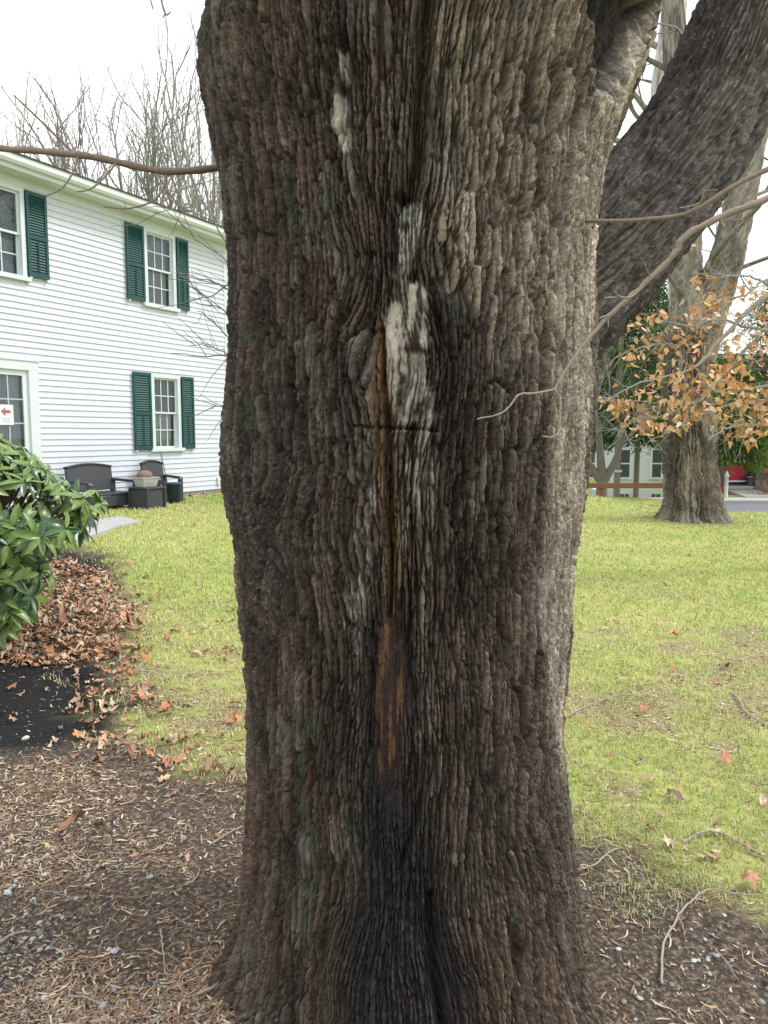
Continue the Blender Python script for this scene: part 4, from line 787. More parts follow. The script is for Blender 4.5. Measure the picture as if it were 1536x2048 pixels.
# ------------------------------------------------------------------ second old maple on the lawn
tb0 = np.array([6.0, 14.6, 0.]); tree2 = empty('old_maple', tb0, 0, 'old maple with broad furrowed trunk and flaring roots standing on the far lawn', 'tree')
q = [[6.03, 14.6, -.25, .80], [6.03, 14.6, 0., .66], [6.02, 14.6, .28, .50], [5.97, 14.6, .8, .43], [5.93, 14.6, 1.6, .41], *[A4(1372, 740, 14.6, .42)], A4(1385, 650, 14.6, .42)]
bark_tube('trunk', q, 300, 260, tree2, tb0, .075, 1.3, .085, (.085, .07, .055), (.23, .195, .15), 600, m=M_BARKF, lobes=5)
for i, q in enumerate([[A4(1372, 720, 14.6, .3), A4(1372, 620, 14.55, .3), A4(1374, 500, 14.5, .26), A4(1366, 330, 14.5, .24), A4(1350, 100, 14.6, .2), A4(1330, -200, 14.8, .12)],
                       [A4(1395, 720, 14.7, .32), A4(1425, 610, 14.8, .33), A4(1462, 480, 14.9, .30), A4(1495, 330, 15.0, .28), A4(1520, 150, 15.1, .24), A4(1560, -150, 15.2, .12)],
                       [A4(1400, 560, 14.5, .12), A4(1412, 545, 14.3, .085), A4(1430, 510, 14.1, .07), A4(1462, 470, 13.9, .05), A4(1530, 400, 13.7, .03)]]):
    bark_tube('limb', q, 120, 60, tree2, tb0, .07, .6, .025, (.11, .098, .08), (.22, .195, .16), 620+i*10, m=M_BARKF)
o2 = {}
for px_, py_, Y_, dx, L_ in [(1366, 330, 14.5, -.5, 2.2), (1355, 150, 14.6, -.7, 2.4), (1480, 400, 14.9, .7, 2.0), (1505, 260, 15, -.5, 2.0), (1515, 200, 15, .8, 2), (1372, 450, 14.5, -.9, 1.6), (1440, 560, 14.8, .9, 1.8), (1380, 600, 14.4, -1, 1.4)]:
    grow(at(px_, py_, Y_)-tb0, (dx, RNG.normal(0, .3), .5), L_, .05, 3, o2, .5, .2, 5, (2, 3), .7)
for bq in o2[3]: tube_obj('branch', [bq], 6, M_GREYTWIG, tree2)
tag(tube_obj('crown', [b for d_ in (2, 1, 0) for b in o2[d_]], 3, M_GREYTWIG, tree2), kind='stuff')
# pale far tree seen in the gap between trunk and limb
ft0 = at(1372, 900, 22.)*[1, 1, 0]+[0, 0, -1.2]; ft = empty('far_grey_tree', ft0, 0, 'pale grey far tree seen in the gap between the maple trunk and its limb', 'tree')
bark_tube('trunk', [[ft0[0], ft0[1], -1.4, .5], A4(1374, 760, 22, .40), A4(1362, 560, 22, .38), A4(1318, 330, 22, .35), A4(1326, 180, 22, .33), A4(1350, 0, 22, .32), A4(1375, -250, 22, .2)], 90, 40, ft, ft0, .12, .8, .03, (.34, .33, .31), (.48, .47, .44), 660, m=M_BARKF)
o3 = {}
for px_, py_, dx, L_ in [(1320, 250, -.8, 4), (1322, 200, .6, 4), (1315, 330, -1, 4.5), (1314, 420, -.9, 4.5), (1313, 400, .9, 4), (1330, 100, -.8, 3.5), (1314, 480, .5, 4)]: grow(at(px_, py_, 22.)-ft0, (dx, RNG.normal(0, .3), .35), L_, .09, 3, o3, .55, .1, 5, (2, 3), .66)
for bq in o3[3]: tube_obj('branch', [bq], 6, M_BT, ft)
tag(tube_obj('crown', [b for d_ in (2, 1, 0) for b in o3[d_]], 3, M_GREYTWIG, ft), kind='stuff')

# ------------------------------------------------------------------ young oak holding its orange leaves
M_OAK = mat('oak_twig', (.30, .285, .25), .85, .25, 30.); M_OLEAF = mat('orange_oak_leaf', (.5, .22, .06), .6, .15, 30., attr=True, spec=.3)
ok0 = at(1660, 1150, 9.2)*[1, 1, 0]; oak = empty('young_oak', ok0, 0, 'young oak reaching in with dry orange leaves on pale thin branches', 'tree')
tube_obj('trunk', [(spline(np.array([[ok0[0], ok0[1], -.2], at(1662, 900, 9.2), at(1650, 600, 9.2), at(1668, 200, 9.2), at(1660, -300, 9.2)]), 20)-ok0, np.linspace(.10, .03, 20))], 9, M_OAK, oak)
OB = [([(1655, 520), (1590, 560), (1536, 588), (1480, 640), (1430, 690), (1400, 728), (1340, 752), (1270, 770), (1205, 805)], .04), ([(1660, 720), (1590, 760), (1536, 772), (1480, 780), (1440, 786), (1405, 768), (1392, 735), (1350, 720)], .03),
      ([(1660, 700), (1600, 770), (1540, 800), (1470, 806), (1400, 832), (1345, 858), (1296, 884)], .028), ([(1655, 560), (1600, 600), (1545, 640), (1500, 690), (1455, 740), (1400, 800), (1330, 805), (1200, 798)], .03), ([(1655, 620), (1580, 660), (1500, 655), (1440, 640), (1380, 650), (1300, 640)], .026),
      ([(1660, 760), (1610, 820), (1560, 850), (1500, 850), (1450, 858), (1420, 880)], .025), ([(1650, 500), (1590, 520), (1530, 560), (1490, 590), (1430, 600), (1390, 610)], .024), ([(1655, 580), (1590, 590), (1520, 560), (1470, 550), (1420, 560)], .02), ([(1440, 690), (1380, 690), (1310, 690), (1240, 710), (1195, 760)], .016), ([(1400, 800), (1330, 830), (1270, 840), (1235, 870)], .014)]
ob = []; tw = []
for pts, r in OB:
    d0 = 9.2; d1 = 9.2+RNG.uniform(-.9, .6); n = len(pts); P_ = spline(np.array([at(a, b, d0+(d1-d0)*i/(n-1)) for i, (a, b) in enumerate(pts)]), 28); P_ = P_+RNG.normal(0, .008, P_.shape); ob.append((P_, np.linspace(r, .005, 28)))
    for k in range(16):
        j = RNG.integers(5, 27); dd = P_[j+1]-P_[j]; dd = dd/np.linalg.norm(dd)+RNG.normal(0, .8, 3)*[1, .7, 1]; dd /= np.linalg.norm(dd); L_ = RNG.uniform(.15, .5); p1 = P_[j]+dd*L_*.5+RNG.normal(0, .03, 3); p2 = p1+dd*L_*.5+RNG.normal(0, .06, 3)+[0, 0, .04]; tw.append((np.array([P_[j], p1, p2]), np.array([.0055, .004, .002])))
        for e in range(2): dd2 = dd+RNG.normal(0, .7, 3); tw.append((np.array([p1, p1+dd2*L_*.25+RNG.normal(0, .02, 3), p1+dd2*L_*.45]), np.array([.0035, .0028, .0015])))
for P_, R_ in ob: tube_obj('branch', [(P_-ok0, R_)], 6, M_OAK, oak)
tag(tube_obj('twigs', [(P_-ok0, R_) for P_, R_ in tw], 3, M_OAK, oak), kind='stuff')
CL = [(1280, 640, 25, 22), (1312, 632, 14, 14), (1392, 612, 36, 34), (1430, 590, 26, 18), (1452, 622, 26, 22), (1500, 585, 22, 26), (1385, 652, 36, 40), (1330, 665, 30, 14), (1300, 692, 36, 26), (1370, 690, 40, 40), (1262, 715, 26, 14), (1425, 735, 22, 18), (1440, 690, 34, 20), (1320, 735, 40, 24), (1342, 790, 46, 70), (1392, 785, 56, 80), (1272, 812, 46, 60), (1236, 805, 26, 26), (1452, 770, 40, 60), (1466, 742, 28, 34), (1520, 705, 34, 36), (1486, 822, 56, 80), (1526, 845, 36, 50), (1510, 795, 34, 40), (1440, 838, 18, 22), (1296, 850, 36, 40), (1382, 830, 40, 36), (1200, 801, 9, 6), (1470, 690, 30, 20), (1330, 850, 30, 24), (1250, 850, 16, 8), (1400, 560, 20, 10), (1520, 640, 30, 20), (1560, 760, 40, 40), (1580, 650, 40, 30), (1366, 745, 36, 20), (1495, 860, 26, 26), (1380, 480, 16, 10), (1500, 880, 16, 8)]
lp = []
for a, b, r_, n_ in CL:
    d_ = 9.0+RNG.uniform(-.5, .4); c_ = at(a, b, d_)-ok0
    for k in range(int(n_*.9)): lp.append(c_+RNG.normal(0, .5, 3)*r_*d_/F*[1, 1.3, .9])
lp = np.array(lp); n = len(lp); k = len(LF); sz = RNG.uniform(.07, .11, n); P2 = (np.vstack([LF, LC])-[0, .0])[None]*sz[:, None, None]*np.stack([RNG.uniform(.6, .95, n), np.ones(n)], -1)[:, None, :]
zz = RNG.normal(0, 7, n)[:, None]*P2[..., 0]**2+RNG.normal(0, 4, n)[:, None]*P2[..., 1]**2; L3 = np.stack([P2[..., 0], P2[..., 1], zz], -1); dY = RNG.normal(0, 1, (n, 3))+[0, 0, -.7]; dY /= np.linalg.norm(dY, axis=1)[:, None]; dX = np.cross(dY, RNG.normal(0, 1, (n, 3))); dX /= np.linalg.norm(dX, axis=1)[:, None]; dZ = np.cross(dX, dY)
V_ = L3[..., :1]*dX[:, None]+L3[..., 1:2]*dY[:, None]+L3[..., 2:]*dZ[:, None]+lp[:, None]; tri = np.array([(k, i, (i+1) % k) for i in range(k)]); T_ = (np.arange(n)[:, None, None]*(k+1)+tri[None]).reshape(-1, 3)
oc = np.array([(.60, .33, .15), (.68, .43, .23), (.52, .26, .12), (.70, .50, .30)])[RNG.integers(0, 4, n)]*(.75+.4*RNG.random(n))[:, None]
link_mesh('leaves', np_mesh('leaves', V_.reshape(-1, 3), T_, 3, np.repeat(oc, k+1, axis=0)), M_OLEAF, oak, False, kind='stuff')

# ------------------------------------------------------------------ evergreens beyond the lawn
def evergreen(base, H, Rm, zmin, nsp, label, seed, shape=lambda t: 1-t, c0=(.035, .085, .02), c1=(.09, .16, .035), droop=.35, bx_=0., ls=1.):
    t = empty('evergreen', base, 0, label, 'tree', 'evergreens beyond the lawn'); g = np.random.default_rng(seed)
    tube_obj('trunk', [(np.array([[bx_, 0, -.3], [0, 0, H*.55], [.05, 0, H]]), np.array([.14, .1, .02]))], 8, M_GREYTWIG, t); brs = []; Vs = []; cs = []
    for k in range(nsp):
        tt = g.random()**1.15; z = zmin+(H-zmin)*tt; R_ = Rm*shape(tt)*(.75+.5*g.random()); a = g.uniform(0, 6.283); d = np.array([math.cos(a), math.sin(a), 0]); tipz = z-droop*R_*g.uniform(.5, 1.2); p0 = np.array([0, 0, z]); p1 = d*R_*.55+[0, 0, z+.03]; p2 = d*R_+[0, 0, tipz]
        brs.append((np.array([p0, p1, p2]), np.array([.03, .018, .006]))); m_ = int(50+60*R_/Rm); tq = g.uniform(.25, 1.05, m_)[:, None]; c = (1-tq)**2*p0+2*tq*(1-tq)*p1+tq**2*p2+ls*g.normal(0, 1, (m_, 3))*[.17, .17, .07]
        dr_ = d+g.normal(0, .5, (m_, 3))+[0, 0, -.5]; dr_ /= np.linalg.norm(dr_, axis=1)[:, None]; sd_ = np.cross(dr_, g.normal(0, 1, (m_, 3))+[0, 0, 1.5]); sd_ /= np.linalg.norm(sd_, axis=1)[:, None]; L_ = ls*g.uniform(.10, .22, m_)[:, None]; w_ = L_*g.uniform(.07, .14, m_)[:, None]
        Vs.append(np.stack([c, c+dr_*L_*.45+sd_*w_, c+dr_*L_, c+dr_*L_*.5-sd_*w_], 1)); mx_ = g.random(m_)[:, None]**1.5; cs.append(np.array(c0)*(1-mx_)+np.array(c1)*mx_)
    V_ = np.vstack(Vs); cc = np.vstack(cs); n = len(V_); tag(tube_obj('limbs', brs, 4, M_GREYTWIG, t), kind='stuff')
    link_mesh('crown', np_mesh('crown', V_.reshape(-1, 3), np.arange(n*4).reshape(-1, 4), 4, np.repeat(cc, 4, axis=0)), M_EVER, t, False, kind='stuff'); return t
M_EVER = mat('evergreen_needles', (.05, .09, .02), .7, attr=True, spec=.2)
hump = lambda t: (math.sin(math.pi*min(1, .18+.8*t))**.7)*(1-.35*t)
def eb(px, Y): p = at(px, 980, Y); return (p[0], p[1], float(hz(p[0], p[1], False)))
evergreen(eb(1272, 35.), 10.0, 3.1, 2.7, 480, 'dark green evergreen with low sweeping boughs beside the pole and rail', 71, hump, ls=1.45)
evergreen(eb(1445, 21.5), 5.2, 1.5, 2.35, 230, 'dense bright green evergreen hanging in front of the brown house', 72, hump, (.05, .10, .02), (.13, .20, .04), bx_=-.75)
evergreen(eb(1560, 24.), 8.5, 1.9, 3.6, 150, 'taller evergreen rising beyond the young oak leaves', 73, hump)
evergreen(eb(1340, 27.), 8.0, 1.9, 4.4, 120, 'thin evergreen behind the old maple trunk', 74, hump)

# ------------------------------------------------------------------ far street: white building, brown house, rail, pole, car
M_FWHITE = mat('far_white_paint', (.60, .64, .66), .6, .06, 2.); M_DKGL = mat('dark_pane', (.07, .08, .09), .15, spec=.5)
fy = 46.; fb0 = at(1150, 960, fy); fbX0, fbX1 = at(980, 960, fy)[0], at(1350, 960, fy)[0]; fz = -2.45
fb = empty('white_building', ((fbX0+fbX1)/2, fy, fz), 0, 'long white clapboard building across the street with basement windows', 'building')
hw = (fbX1-fbX0)/2; MB().box(-hw, hw, .03, 8, 0, 7.1).build('wall', M_FWHITE, fb); zz = .1
bdm = MB().prism([(0, 0), (-.022, 0), (-.006, .21), (0, .21)], 'x', -hw, hw).mesh('clapboard')
while zz < 6.9:
    o = link_mesh('clapboard', bdm, M_FWHITE, fb, False); o.location = (0, .03, zz); zz += .2
MB().prism([(-.3, 7.1), (4, 9.7), (8.3, 7.1)], 'x', -hw-.2, hw+.2).build('roof', M_SHINGLE, fb)
def far_window(parent, x, y, z0, z1, w_, trim, split=True, grid=False):
    f = MB().box(x-w_/2-.13, x-w_/2, y-.05, y+.03, z0-.02, z1).box(x+w_/2, x+w_/2+.13, y-.05, y+.03, z0-.02, z1).box(x-w_/2-.13, x+w_/2+.13, y-.052, y+.03, z1, z1+.13).box(x-w_/2-.17, x+w_/2+.17, y-.09, y+.03, z0-.13, z0-.02)
    if split: f.box(x-w_/2, x+w_/2, y-.03, y+.02, (z0+z1)/2-.04, (z0+z1)/2+.04)
    if grid: f.box(x-.02, x+.02, y-.028, y+.02, z0, z1)
    o = f.build('window', trim, parent); MB().box(x-w_/2, x+w_/2, y-.02, y-.012, z0, z1).build('pane', M_DKGL, o)
for px_ in (1000, 1056, 1112, 1180, 1250, 1313):
    X_ = at(px_, 930, fy)[0]-fb.location[0]; z1 = at(px_, 900, fy)[2]-fz; z0 = at(px_, 954, fy)[2]-fz; far_window(fb, X_, .0, z0, z1, .55, M_FWHITE); far_window(fb, X_, .0, 3.9, 5.3, .55, M_FWHITE)
    zb1 = at(px_, 988, fy)[2]-fz; far_window(fb, X_+.02, .0, zb1-.42, zb1, .55, M_FWHITE, False, True)
# brown house with red door
M_BROWN = mat('brown_siding', (.085, .058, .05), .8, .12, 4.); M_RED = mat('red_paint', (.42, .02, .05), .5, .1, 4.)
by = 37.; bx0 = at(1400, 950, by)[0]; bh = empty('brown_house', (bx0, by, RZ+.1), 0, 'brown house with raspberry red door and trim across the street', 'house')
bx = lambda px_: at(px_, 950, by)[0]-bx0; bzz = lambda py_: at(1450, py_, by)[2]-(RZ+.1)
MB().box(bx(1400), bx(1455), .0, 3, -.3, 6).box(bx(1512), bx(1720), -.0, 3, -.3, 6).box(bx(1455), bx(1512), 1.0, 3, -.3, 6).box(bx(1455), bx(1512), .002, 1.0, bzz(870), 6).build('wall', M_BROWN, bh)
sid = MB().prism([(0, 0), (-.02, 0), (-.005, .17), (0, .17)], 'x', bx(1512), bx(1720)).mesh('siding_board'); sid2 = MB().prism([(0, 0), (-.02, 0), (-.005, .17), (0, .17)], 'x', bx(1400), bx(1455)).mesh('siding_board'); zz = 0
while zz < 5.8:
    for m_ in (sid, sid2): o = link_mesh('siding_board', m_, M_BROWN, bh, False); o.location = (0, 0, zz)
    zz += .16
d_ = MB().box(bx(1468), bx(1507), .93, .98, bzz(963), bzz(880)).build('door', M_RED, bh)
for qx in (1474, 1489):
    for q0, q1 in ((958, 930), (925, 892)): MB().box(bx(qx), bx(qx+12), .905, .925, bzz(q0), bzz(q1)).build('door_panel', M_RED, d_)
MB().box(bx(1466), bx(1509), .80, .92, bzz(966), bzz(963)).build('threshold', M_TRIM, bh); MB().box(bx(1456), bx(1512), .1, .98, bzz(978), bzz(973)).build('porch_step', mat('grey_step', (.32, .32, .31), .9), bh)
MB().box(bx(1456), bx(1512), .05, .98, -.4, bzz(978)).build('porch_riser', M_BROWN, bh); far_window(bh, bx(1548), -.02, bzz(940), bzz(880), .8, M_RED); far_window(bh, bx(1436), -.02, bzz(992), bzz(979), .42, M_RED, False, True)
MB().prism([(-.4, 6), (1.5, 7.0), (3.3, 6)], 'x', bx(1400)-.2, bx(1720)+.3).build('roof', M_SHINGLE, bh)
MB().add([(bx(1452), -.02, bzz(979)), (bx(1512), -.02, bzz(979)), (bx(1515), -2.2, .06), (bx(1450), -2.2, .06), (bx(1452), -.02, -.3), (bx(1512), -.02, -.3), (bx(1515), -2.2, -.3), (bx(1450), -2.2, -.3)], [(0, 3, 2, 1), (4, 5, 6, 7), (0, 1, 5, 4), (1, 2, 6, 5), (2, 3, 7, 6), (3, 0, 4, 7)]).build('entrance_ramp', mat('ramp_concrete', (.34, .32, .28), .9, .15, 5.), bh)
def lathe_thing(name, px_, Y_, z0, prof, m_, label, cat, pname, n=12):
    p_ = at(px_, 960, Y_); e = empty(name, (p_[0], p_[1], z0), 0, label, cat); MB().lathe(prof, 0, 0, n).build(pname, m_, e, smooth=True); return e
M_PW = mat('weathered_white', (.50, .50, .48), .7, .15, 8.)
e = lathe_thing('gate_post', 1453, 34.6, RZ+.08, [(.11, 0), (.11, .08), (.085, .1), (.085, 1.02), (.12, 1.04), (.12, 1.09), (.06, 1.12), (.07, 1.17), (.05, 1.23), (.005, 1.27)], M_PW, 'pale turned post at the side of the entrance ramp', 'post', 'post_shaft')
e = lathe_thing('fire_hydrant', 1430, 34.2, RZ+.1, [(.14, 0), (.14, .05), (.10, .07), (.10, .48), (.125, .5), (.125, .54), (.09, .62), (.04, .68), (.035, .73), (.005, .74)], mat('hydrant_paint', (.42, .40, .40), .5), 'short grey hydrant in front of the red basement window', 'hydrant', 'barrel')
MB().lathe([(.05, 0), (.05, .06), (.06, .06), (.06, .1), (.01, .1)], 0, 0, 10).build('outlet_cap', M_PW, e).matrix_local = Matrix.Translation((0.09, 0, .40))@Matrix.Rotation(math.pi/2, 4, 'Y')
e = lathe_thing('door_bucket', 1502, by+.45, RZ+.1+bzz(973)-.003, [(.15, 0), (.17, .02), (.2, .42), (.21, .42), (.21, .45), (.18, .45)], mat('blue_bucket', (.10, .16, .27), .4), 'blue-grey bucket beside the raspberry red door', 'bucket', 'bucket_body', 16); MB().lathe([(.212, .451), (.212, .47), (.02, .475)], 0, 0, 16).build('lid', M_PW, e)
# shrub by the ramp
sp0 = at(1532, 985, 35.5); shb = empty('dry_shrub', (sp0[0], sp0[1], RZ+.08), 0, 'low dry reddish shrub beside the entrance ramp', 'shrub'); o4 = {}
for k in range(16): grow((RNG.normal(0, .1), RNG.normal(0, .1), 0), (RNG.normal(0, .6), RNG.normal(0, .6), 1), .45, .012, 2, o4, .6, .1, 4, (3, 4), .7)
tag(tube_obj('twigs', [b for q_ in o4.values() for b in q_], 3, mat('reddish_twig', (.30, .2, .17), .8), shb), kind='stuff')
# timber guard rail
M_RAIL = mat('brown_timber', (.24, .115, .06), .8, .25, 6., stretch=(1, 8, 8)); gy_r = 27.; r0, r1 = at(1060, 966, gy_r), at(1338, 966, gy_r)
gr_ = empty('timber_guard_rail', (r0[0], gy_r, RZ), 0, 'brown timber guard rail along the street beyond the lawn', 'rail'); zt = r0[2]-RZ; seg = (r1[0]-r0[0])/2
for k in range(2): MB().box(k*seg+.006, (k+1)*seg-.006, -.04, .04, zt-.19, zt).build('rail_board', M_RAIL, gr_, .01)
for k in range(3): MB().box(k*seg*.98+.05, k*seg*.98+.2, .042, .19, -.3, zt-.03).build('rail_post', M_RAIL, gr_, .01)
# utility pole and yellow guy guard
pp0 = at(1273, 960, 31.); po = empty('utility_pole', (pp0[0], 33.6, RZ), 0, 'weathered wooden utility pole in front of the white building', 'pole')
tube_obj('pole_shaft', [(np.array([[0, 0, -.3], [0, 0, 4], [0, 0, 9]]), np.array([.15, .14, .11]))], 12, mat('pole_wood', (.20, .165, .14), .9, .25, 8., stretch=(6, 6, .6)), po); MB().box(-.17, .17, -.165, -.14, at(1273, 942, 33.6)[2]-RZ-.05, at(1273, 942, 33.6)[2]-RZ+.05).build('pole_tag', M_PW, po); MB().box(-1.1, 1.1, -.16, -.05, 8.2, 8.32).build('crossarm', M_RAIL, po)
g0, g1 = at(1181, 972, 30.), at(1204, 920, 30.); gp = empty('guy_wire_guard', (g0[0], g0[1], float(hz(g0[0], 30., False))), 0, 'slanting yellow guy wire guard behind the timber rail', 'guard'); og = np.array(gp.location)
low = g0+(g0-g1)*((g0[2]-RZ)/(g1[2]-g0[2])); tube_obj('guard_sleeve', [(np.array([low-og, g0-og, g1-og]), np.full(3, .055))], 8, mat('yellow_plastic', (.62, .55, .12), .5), gp)
# small forked tree behind the rail
vt0 = at(1206, 1000, 29.)*[1, 1, 0]+[0, 0, RZ]; vt = empty('forked_tree', vt0, 0, 'small fork-trunked tree behind the timber rail and yellow guard', 'tree'); jn = at(1204, 960, 29.)-vt0
tube_obj('trunk', [(np.array([[0, 0, -.2], jn*[1, 1, .5], jn]), np.array([.24, .22, .22]))], 10, M_GREYTWIG, vt)
for pts in ([(1204, 965), (1190, 945), (1170, 918), (1150, 880)], [(1206, 965), (1215, 950), (1226, 930), (1236, 905), (1250, 860)], [(1205, 962), (1200, 900), (1196, 840)]): tube_obj('limb', [(spline(np.array([at(a, b, 29.) for a, b in pts]), 10)-vt0, np.linspace(.19, .09, 10))], 8, M_GREYTWIG, vt)
o5 = {}
for a, b in ((1170, 918), (1150, 880), (1236, 905), (1250, 860), (1196, 840)): grow(at(a, b, 29.)-vt0, (RNG.normal(0, .6), RNG.normal(0, .3), 1), 1.8, .07, 3, o5, .5, .3, 5, (2, 3), .7)
tag(tube_obj('crown', [b for q_ in o5.values() for b in q_], 3, M_GREYTWIG, vt), kind='stuff')
# parked car, only its bonnet end shows past the maple
c0 = at(1140, 990, 31.); car = empty('parked_car', (c0[0], 31., RZ), 0, 'pale blue parked car half hidden behind the big maple', 'car'); M_CAR = mat('pale_blue_paint', (.42, .52, .60), .25, spec=.6); M_TYRE = mat('tyre', (.02, .02, .02), .8); M_RIM = mat('rim', (.45, .46, .48), .35, metallic=.7)
sid_ = [(-3.0, .32), (-3.0, .75), (-2.85, .92), (-2.3, .98), (-1.7, 1.4), (-.6, 1.46), (.15, 1.0), (.85, .86), (1.08, .7), (1.12, .42), (1.05, .3)]
cb = MB().prism(sid_, 'y', -.85, .85).build('body', M_CAR, car, .06, True)
for sy in (-.862, .855): MB().prism([(-2.15, .98), (-1.65, 1.34), (-.65, 1.39), (-.02, 1.02)], 'y', sy, sy+.007).build('window', M_DKGL, car)
MB().add([(-.56, -.75, 1.44), (-.56, .75, 1.44), (.12, .78, 1.035), (.12, -.78, 1.035)], [(0, 1, 2, 3)]).build('windscreen', M_DKGL, car)
for sy in (-.7, .62): MB().box(1.02, 1.125, sy, sy+.2, .58, .7).build('headlight', M_PW, car, .02)
MB().box(1.06, 1.16, -.8, .8, .3, .46).build('bumper', mat('dark_plastic', (.03, .03, .03), .6), car, .03)
for wx_ in (-2.25, .45):
    for wy_ in (-.82, .64):
        w_ = MB().lathe([(.2, 0), (.31, .02), (.325, .09), (.31, .17), (.2, .18)], 0, 0, 20).build('wheel', M_TYRE, car, smooth=True); w_.matrix_local = Matrix.Translation((wx_, wy_+(.18 if wy_ > 0 else 0)*0, .325))@Matrix.Rotation(-math.pi/2, 4, 'X')
        MB().lathe([(.2, -.004), (.19, .0), (.05, .02), (.01, .02)], 0, 0, 14).build('rim', M_RIM, w_); 
# dark mulch mound behind the old maple
mm0 = at(1330, 1000, 18.6); mz = float(hz(mm0[0], 18.6, False)); g1_, g2_ = np.meshgrid(np.linspace(-1, 1, 34), np.linspace(-1, 1, 24)); rr_ = np.clip(1-g1_**2-g2_**2, 0, 1)
V_ = np.stack([g1_*1.15, g2_*.8, rr_**.8*.42+(fbm(g1_*5, g2_*5, 171)-.5)*.12-.12], -1).reshape(-1, 3); i = np.arange(23)[:, None]*34+np.arange(33)[None, :]
mo = link_mesh('mulch_mound', np_mesh('mulch_mound', V_, np.stack([i, i+1, i+35, i+34], -1).reshape(-1, 4), 4), mat('dark_mulch', (.045, .038, .034), .95, .4, 20., .8, 30.), None, True, kind='structure'); mo.location = (mm0[0]+.1, 18.3, mz)

# ------------------------------------------------------------------ fallen twigs, leaves and stones picked out on the ground
def gp_(px_, py_, lift=.008):
    p_ = gnd(px_, py_, 0)
    for _ in range(4): p_ = gnd(px_, py_, float(hz(p_[0], p_[1])))
    return p_+[0, 0, lift]
def fallen_twig(paths, label, r=.004, m_=None, lift=.01):
    o_ = gp_(*paths[0][0], 0); t_ = empty('fallen_twig', o_, 0, label, 'twig')
    for k, pts in enumerate(paths):
        P_ = spline(np.array([gp_(a, b, lift) for a, b in pts]), 6*len(pts)); P_[:, 2] += np.abs(np.sin(np.linspace(0, math.pi, len(P_))))*.012; P_[:, :2] += RNG.normal(0, .0015, (len(P_), 2)); rr_ = r*(1 if k == 0 else .6)
        tube_obj('twig_stem' if k == 0 else 'side_twig', [(P_-o_, np.linspace(rr_, rr_*.5, len(P_)))], 6, m_ or M_DEADTWIG, t_)
M_DEADTWIG = mat('dead_twig', (.30, .26, .21), .85, .25, 50.)
fallen_twig([[(1150, 1748), (1190, 1738), (1222, 1712), (1246, 1700)], [(1222, 1712), (1205, 1698), (1180, 1718)], [(1205, 1698), (1198, 1680)]], 'short forked grey twig touching the right root flare', .0045)
fallen_twig([[(1323, 1975), (1326, 1900), (1352, 1850), (1380, 1815), (1405, 1795), (1425, 1788), (1470, 1795), (1540, 1797)], [(1358, 1845), (1370, 1878)]], 'long bent pale twig crossing bare soil and grass beside the maple', .0045)
fallen_twig([[(1368, 1690), (1400, 1674), (1440, 1676), (1490, 1700), (1545, 1726)], [(1400, 1674), (1385, 1680)]], 'arched grey twig lying in straw-coloured grass', .005)
fallen_twig([[(1126, 1440), (1180, 1415), (1240, 1397), (1290, 1402), (1310, 1415)], [(1150, 1430), (1200, 1425), (1240, 1445)], [(1200, 1420), (1250, 1428)]], 'thin branching green-grey twig reaching out from the trunk over grass', .005)
fallen_twig([[(1462, 1388), (1478, 1405), (1492, 1432), (1515, 1446), (1545, 1460)], [(1492, 1432), (1480, 1440)]], 'stout grey-brown twig on the lawn edge', .008)
fallen_twig([[(1284, 1014), (1320, 1005), (1345, 996)], [(1310, 1009), (1330, 1020)], [(1300, 1012), (1322, 1017)]], 'fallen branch leaning at the foot of the old maple', .018)
fallen_twig([[(420, 1694), (450, 1680), (480, 1664), (508, 1650)]], 'straight pale stick against the left foot of the maple', .0045)
fallen_twig([[(115, 1815), (140, 1814), (165, 1812)]], 'dark brown stick lying among gravel and shreds', .006, mat('dark_stick', (.10, .07, .05), .8))
fallen_twig([[(322, 1865), (325, 1900), (332, 1945)]], 'thin brown curved stick near the left root', .0035); fallen_twig([[(135, 2000), (170, 2008), (205, 2016)]], 'pale straight stick beside the yellow-green sprig', .0035); fallen_twig([[(395, 1995), (430, 1985), (455, 1955)]], 'arched grey stick at the tip of the left root', .0045)
fallen_twig([[(0, 1890), (30, 1880), (60, 1868)]], 'pale stick lying across gravel and tan shreds', .006); fallen_twig([[(1430, 1905), (1450, 1935), (1475, 1965)], [(1450, 1940), (1475, 1925)]], 'small forked twig on dark gritty soil', .003)
def fallen_leaf(px_, py_, size, colr, label, group=None):
    p_ = gp_(px_, py_, 0); st = RNG.bit_generator.state; V_, T_, c_ = litter(np.array([p_[0]]), np.array([p_[1]]), np.array([size]), np.array([colr]), .02, .3)
    o = link_mesh('fallen_leaf', np_mesh('fallen_leaf', V_-p_, T_, 3, c_), M_LITTER, None, False, label, 'leaf', group); o.location = p_
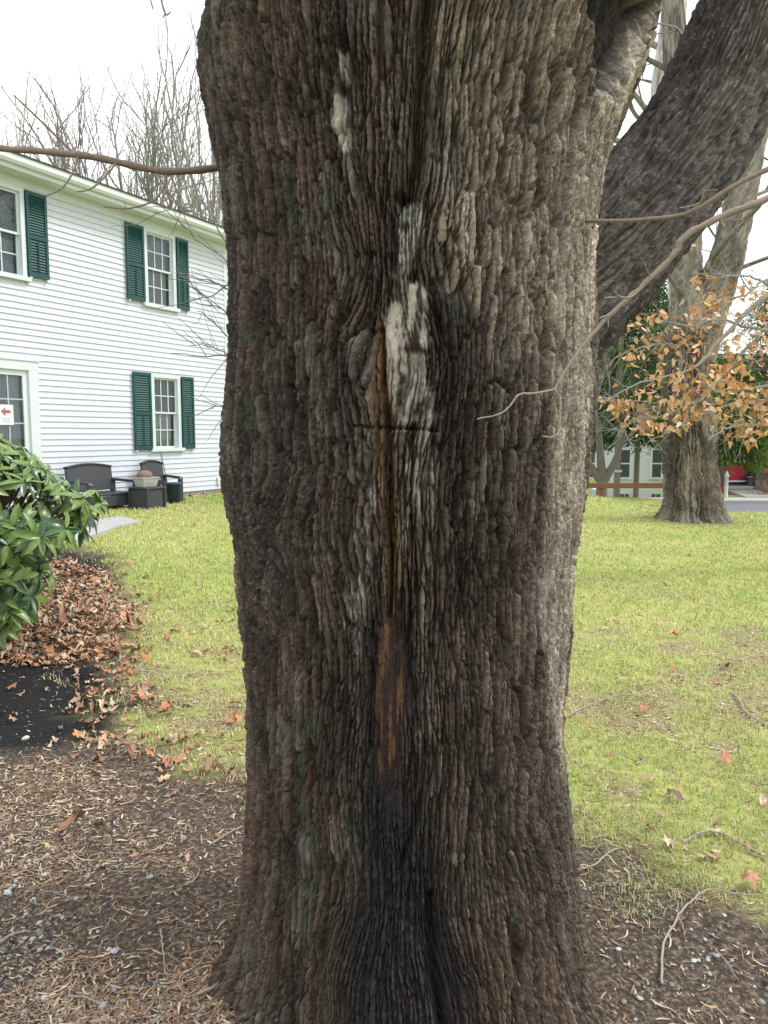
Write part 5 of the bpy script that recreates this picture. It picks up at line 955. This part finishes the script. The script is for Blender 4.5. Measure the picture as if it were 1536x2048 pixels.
for px_, py_, s_, c_, lab in [(1430, 1376, .10, (.45, .06, .07), 'bright red fallen leaf lying on yellow grass'), (1345, 1277, .12, (.58, .30, .14), 'large tan-orange curled leaf on the lawn'), (1345, 1341, .10, (.55, .17, .05), 'vivid orange leaf lying near the red leaf'), (1288, 1426, .09, (.55, .14, .05), 'orange-red leaf at the tip of the thin green-grey twig'),
                             (1178, 1462, .07, (.50, .18, .08), 'small rusty leaf on grass by the trunk'), (1345, 1603, .11, (.20, .12, .09), 'dark brown curled leaf standing in the straw'), (1500, 1778, .13, (.46, .24, .13), 'big folded brown leaf beside the long bent twig'), (1450, 1530, .12, (.48, .24, .14), 'wide tan maple leaf on a bare patch of lawn'),
                             (1300, 1570, .10, (.42, .28, .2), 'dull tan leaf lying in thin grass'), (480, 1455, .10, (.60, .22, .07), 'bright orange leaf touching the left side of the trunk'), (470, 1415, .10, (.62, .25, .08), 'pale orange leaf on drift beside the trunk'), (440, 1250, .11, (.62, .22, .06), 'glowing orange leaf atop the drift on the lawn'), (250, 1450, .09, (.58, .24, .10), 'orange leaf at the edge of the black mulch'),
                             (330, 1532, .08, (.50, .19, .09), 'rust leaf on the brown soil strip'), (95, 1703, .06, (.62, .45, .24), 'small pale yellow leaf among gravel'), (1537, 1965, .05, (.65, .45, .10), 'tiny yellow leaf on the dark gritty soil')]: fallen_leaf(px_, py_, s_*.78, c_, lab)
def stone(px_, py_, r, label, c=(.55, .55, .54)):
    p_ = gp_(px_, py_, 0); v = (ico+RNG.normal(0, .13, ico.shape))*[1.3, 1., .6]; me = MB().add(v*r, [tuple(f) for f in icf]).mesh('stone'); o = link_mesh('stone', me, mat('stone_'+str(px_), c, .8, .15, 30.), None, True, label, 'stone'); o.location = p_+[0, 0, r*.25]; o.rotation_euler = (0, 0, RNG.random()*6)
    md = o.modifiers.new('round', 'SUBSURF'); md.levels = md.render_levels = 1
stone(52, 1478, .024, 'white stone alone on the black mulch', (.46, .46, .44)); stone(228, 1905, .014, 'pale grey stone among the tan shreds left of the roots', (.38, .39, .4)); stone(218, 1900, .010, 'small white stone beside the pale grey stone', (.48, .48, .46)); stone(1237, 1900, .010, 'grey-white stone on dark soil right of the roots', (.5, .51, .5)); stone(1388, 1924, .012, 'flat white stone beside the long bent twig tip', (.46, .46, .44)); stone(1432, 1912, .012, 'round grey stone near the small forked twig', (.4, .41, .41)); stone(88, 1997, .013, 'light grey stone at the gravel edge', (.5, .5, .5))
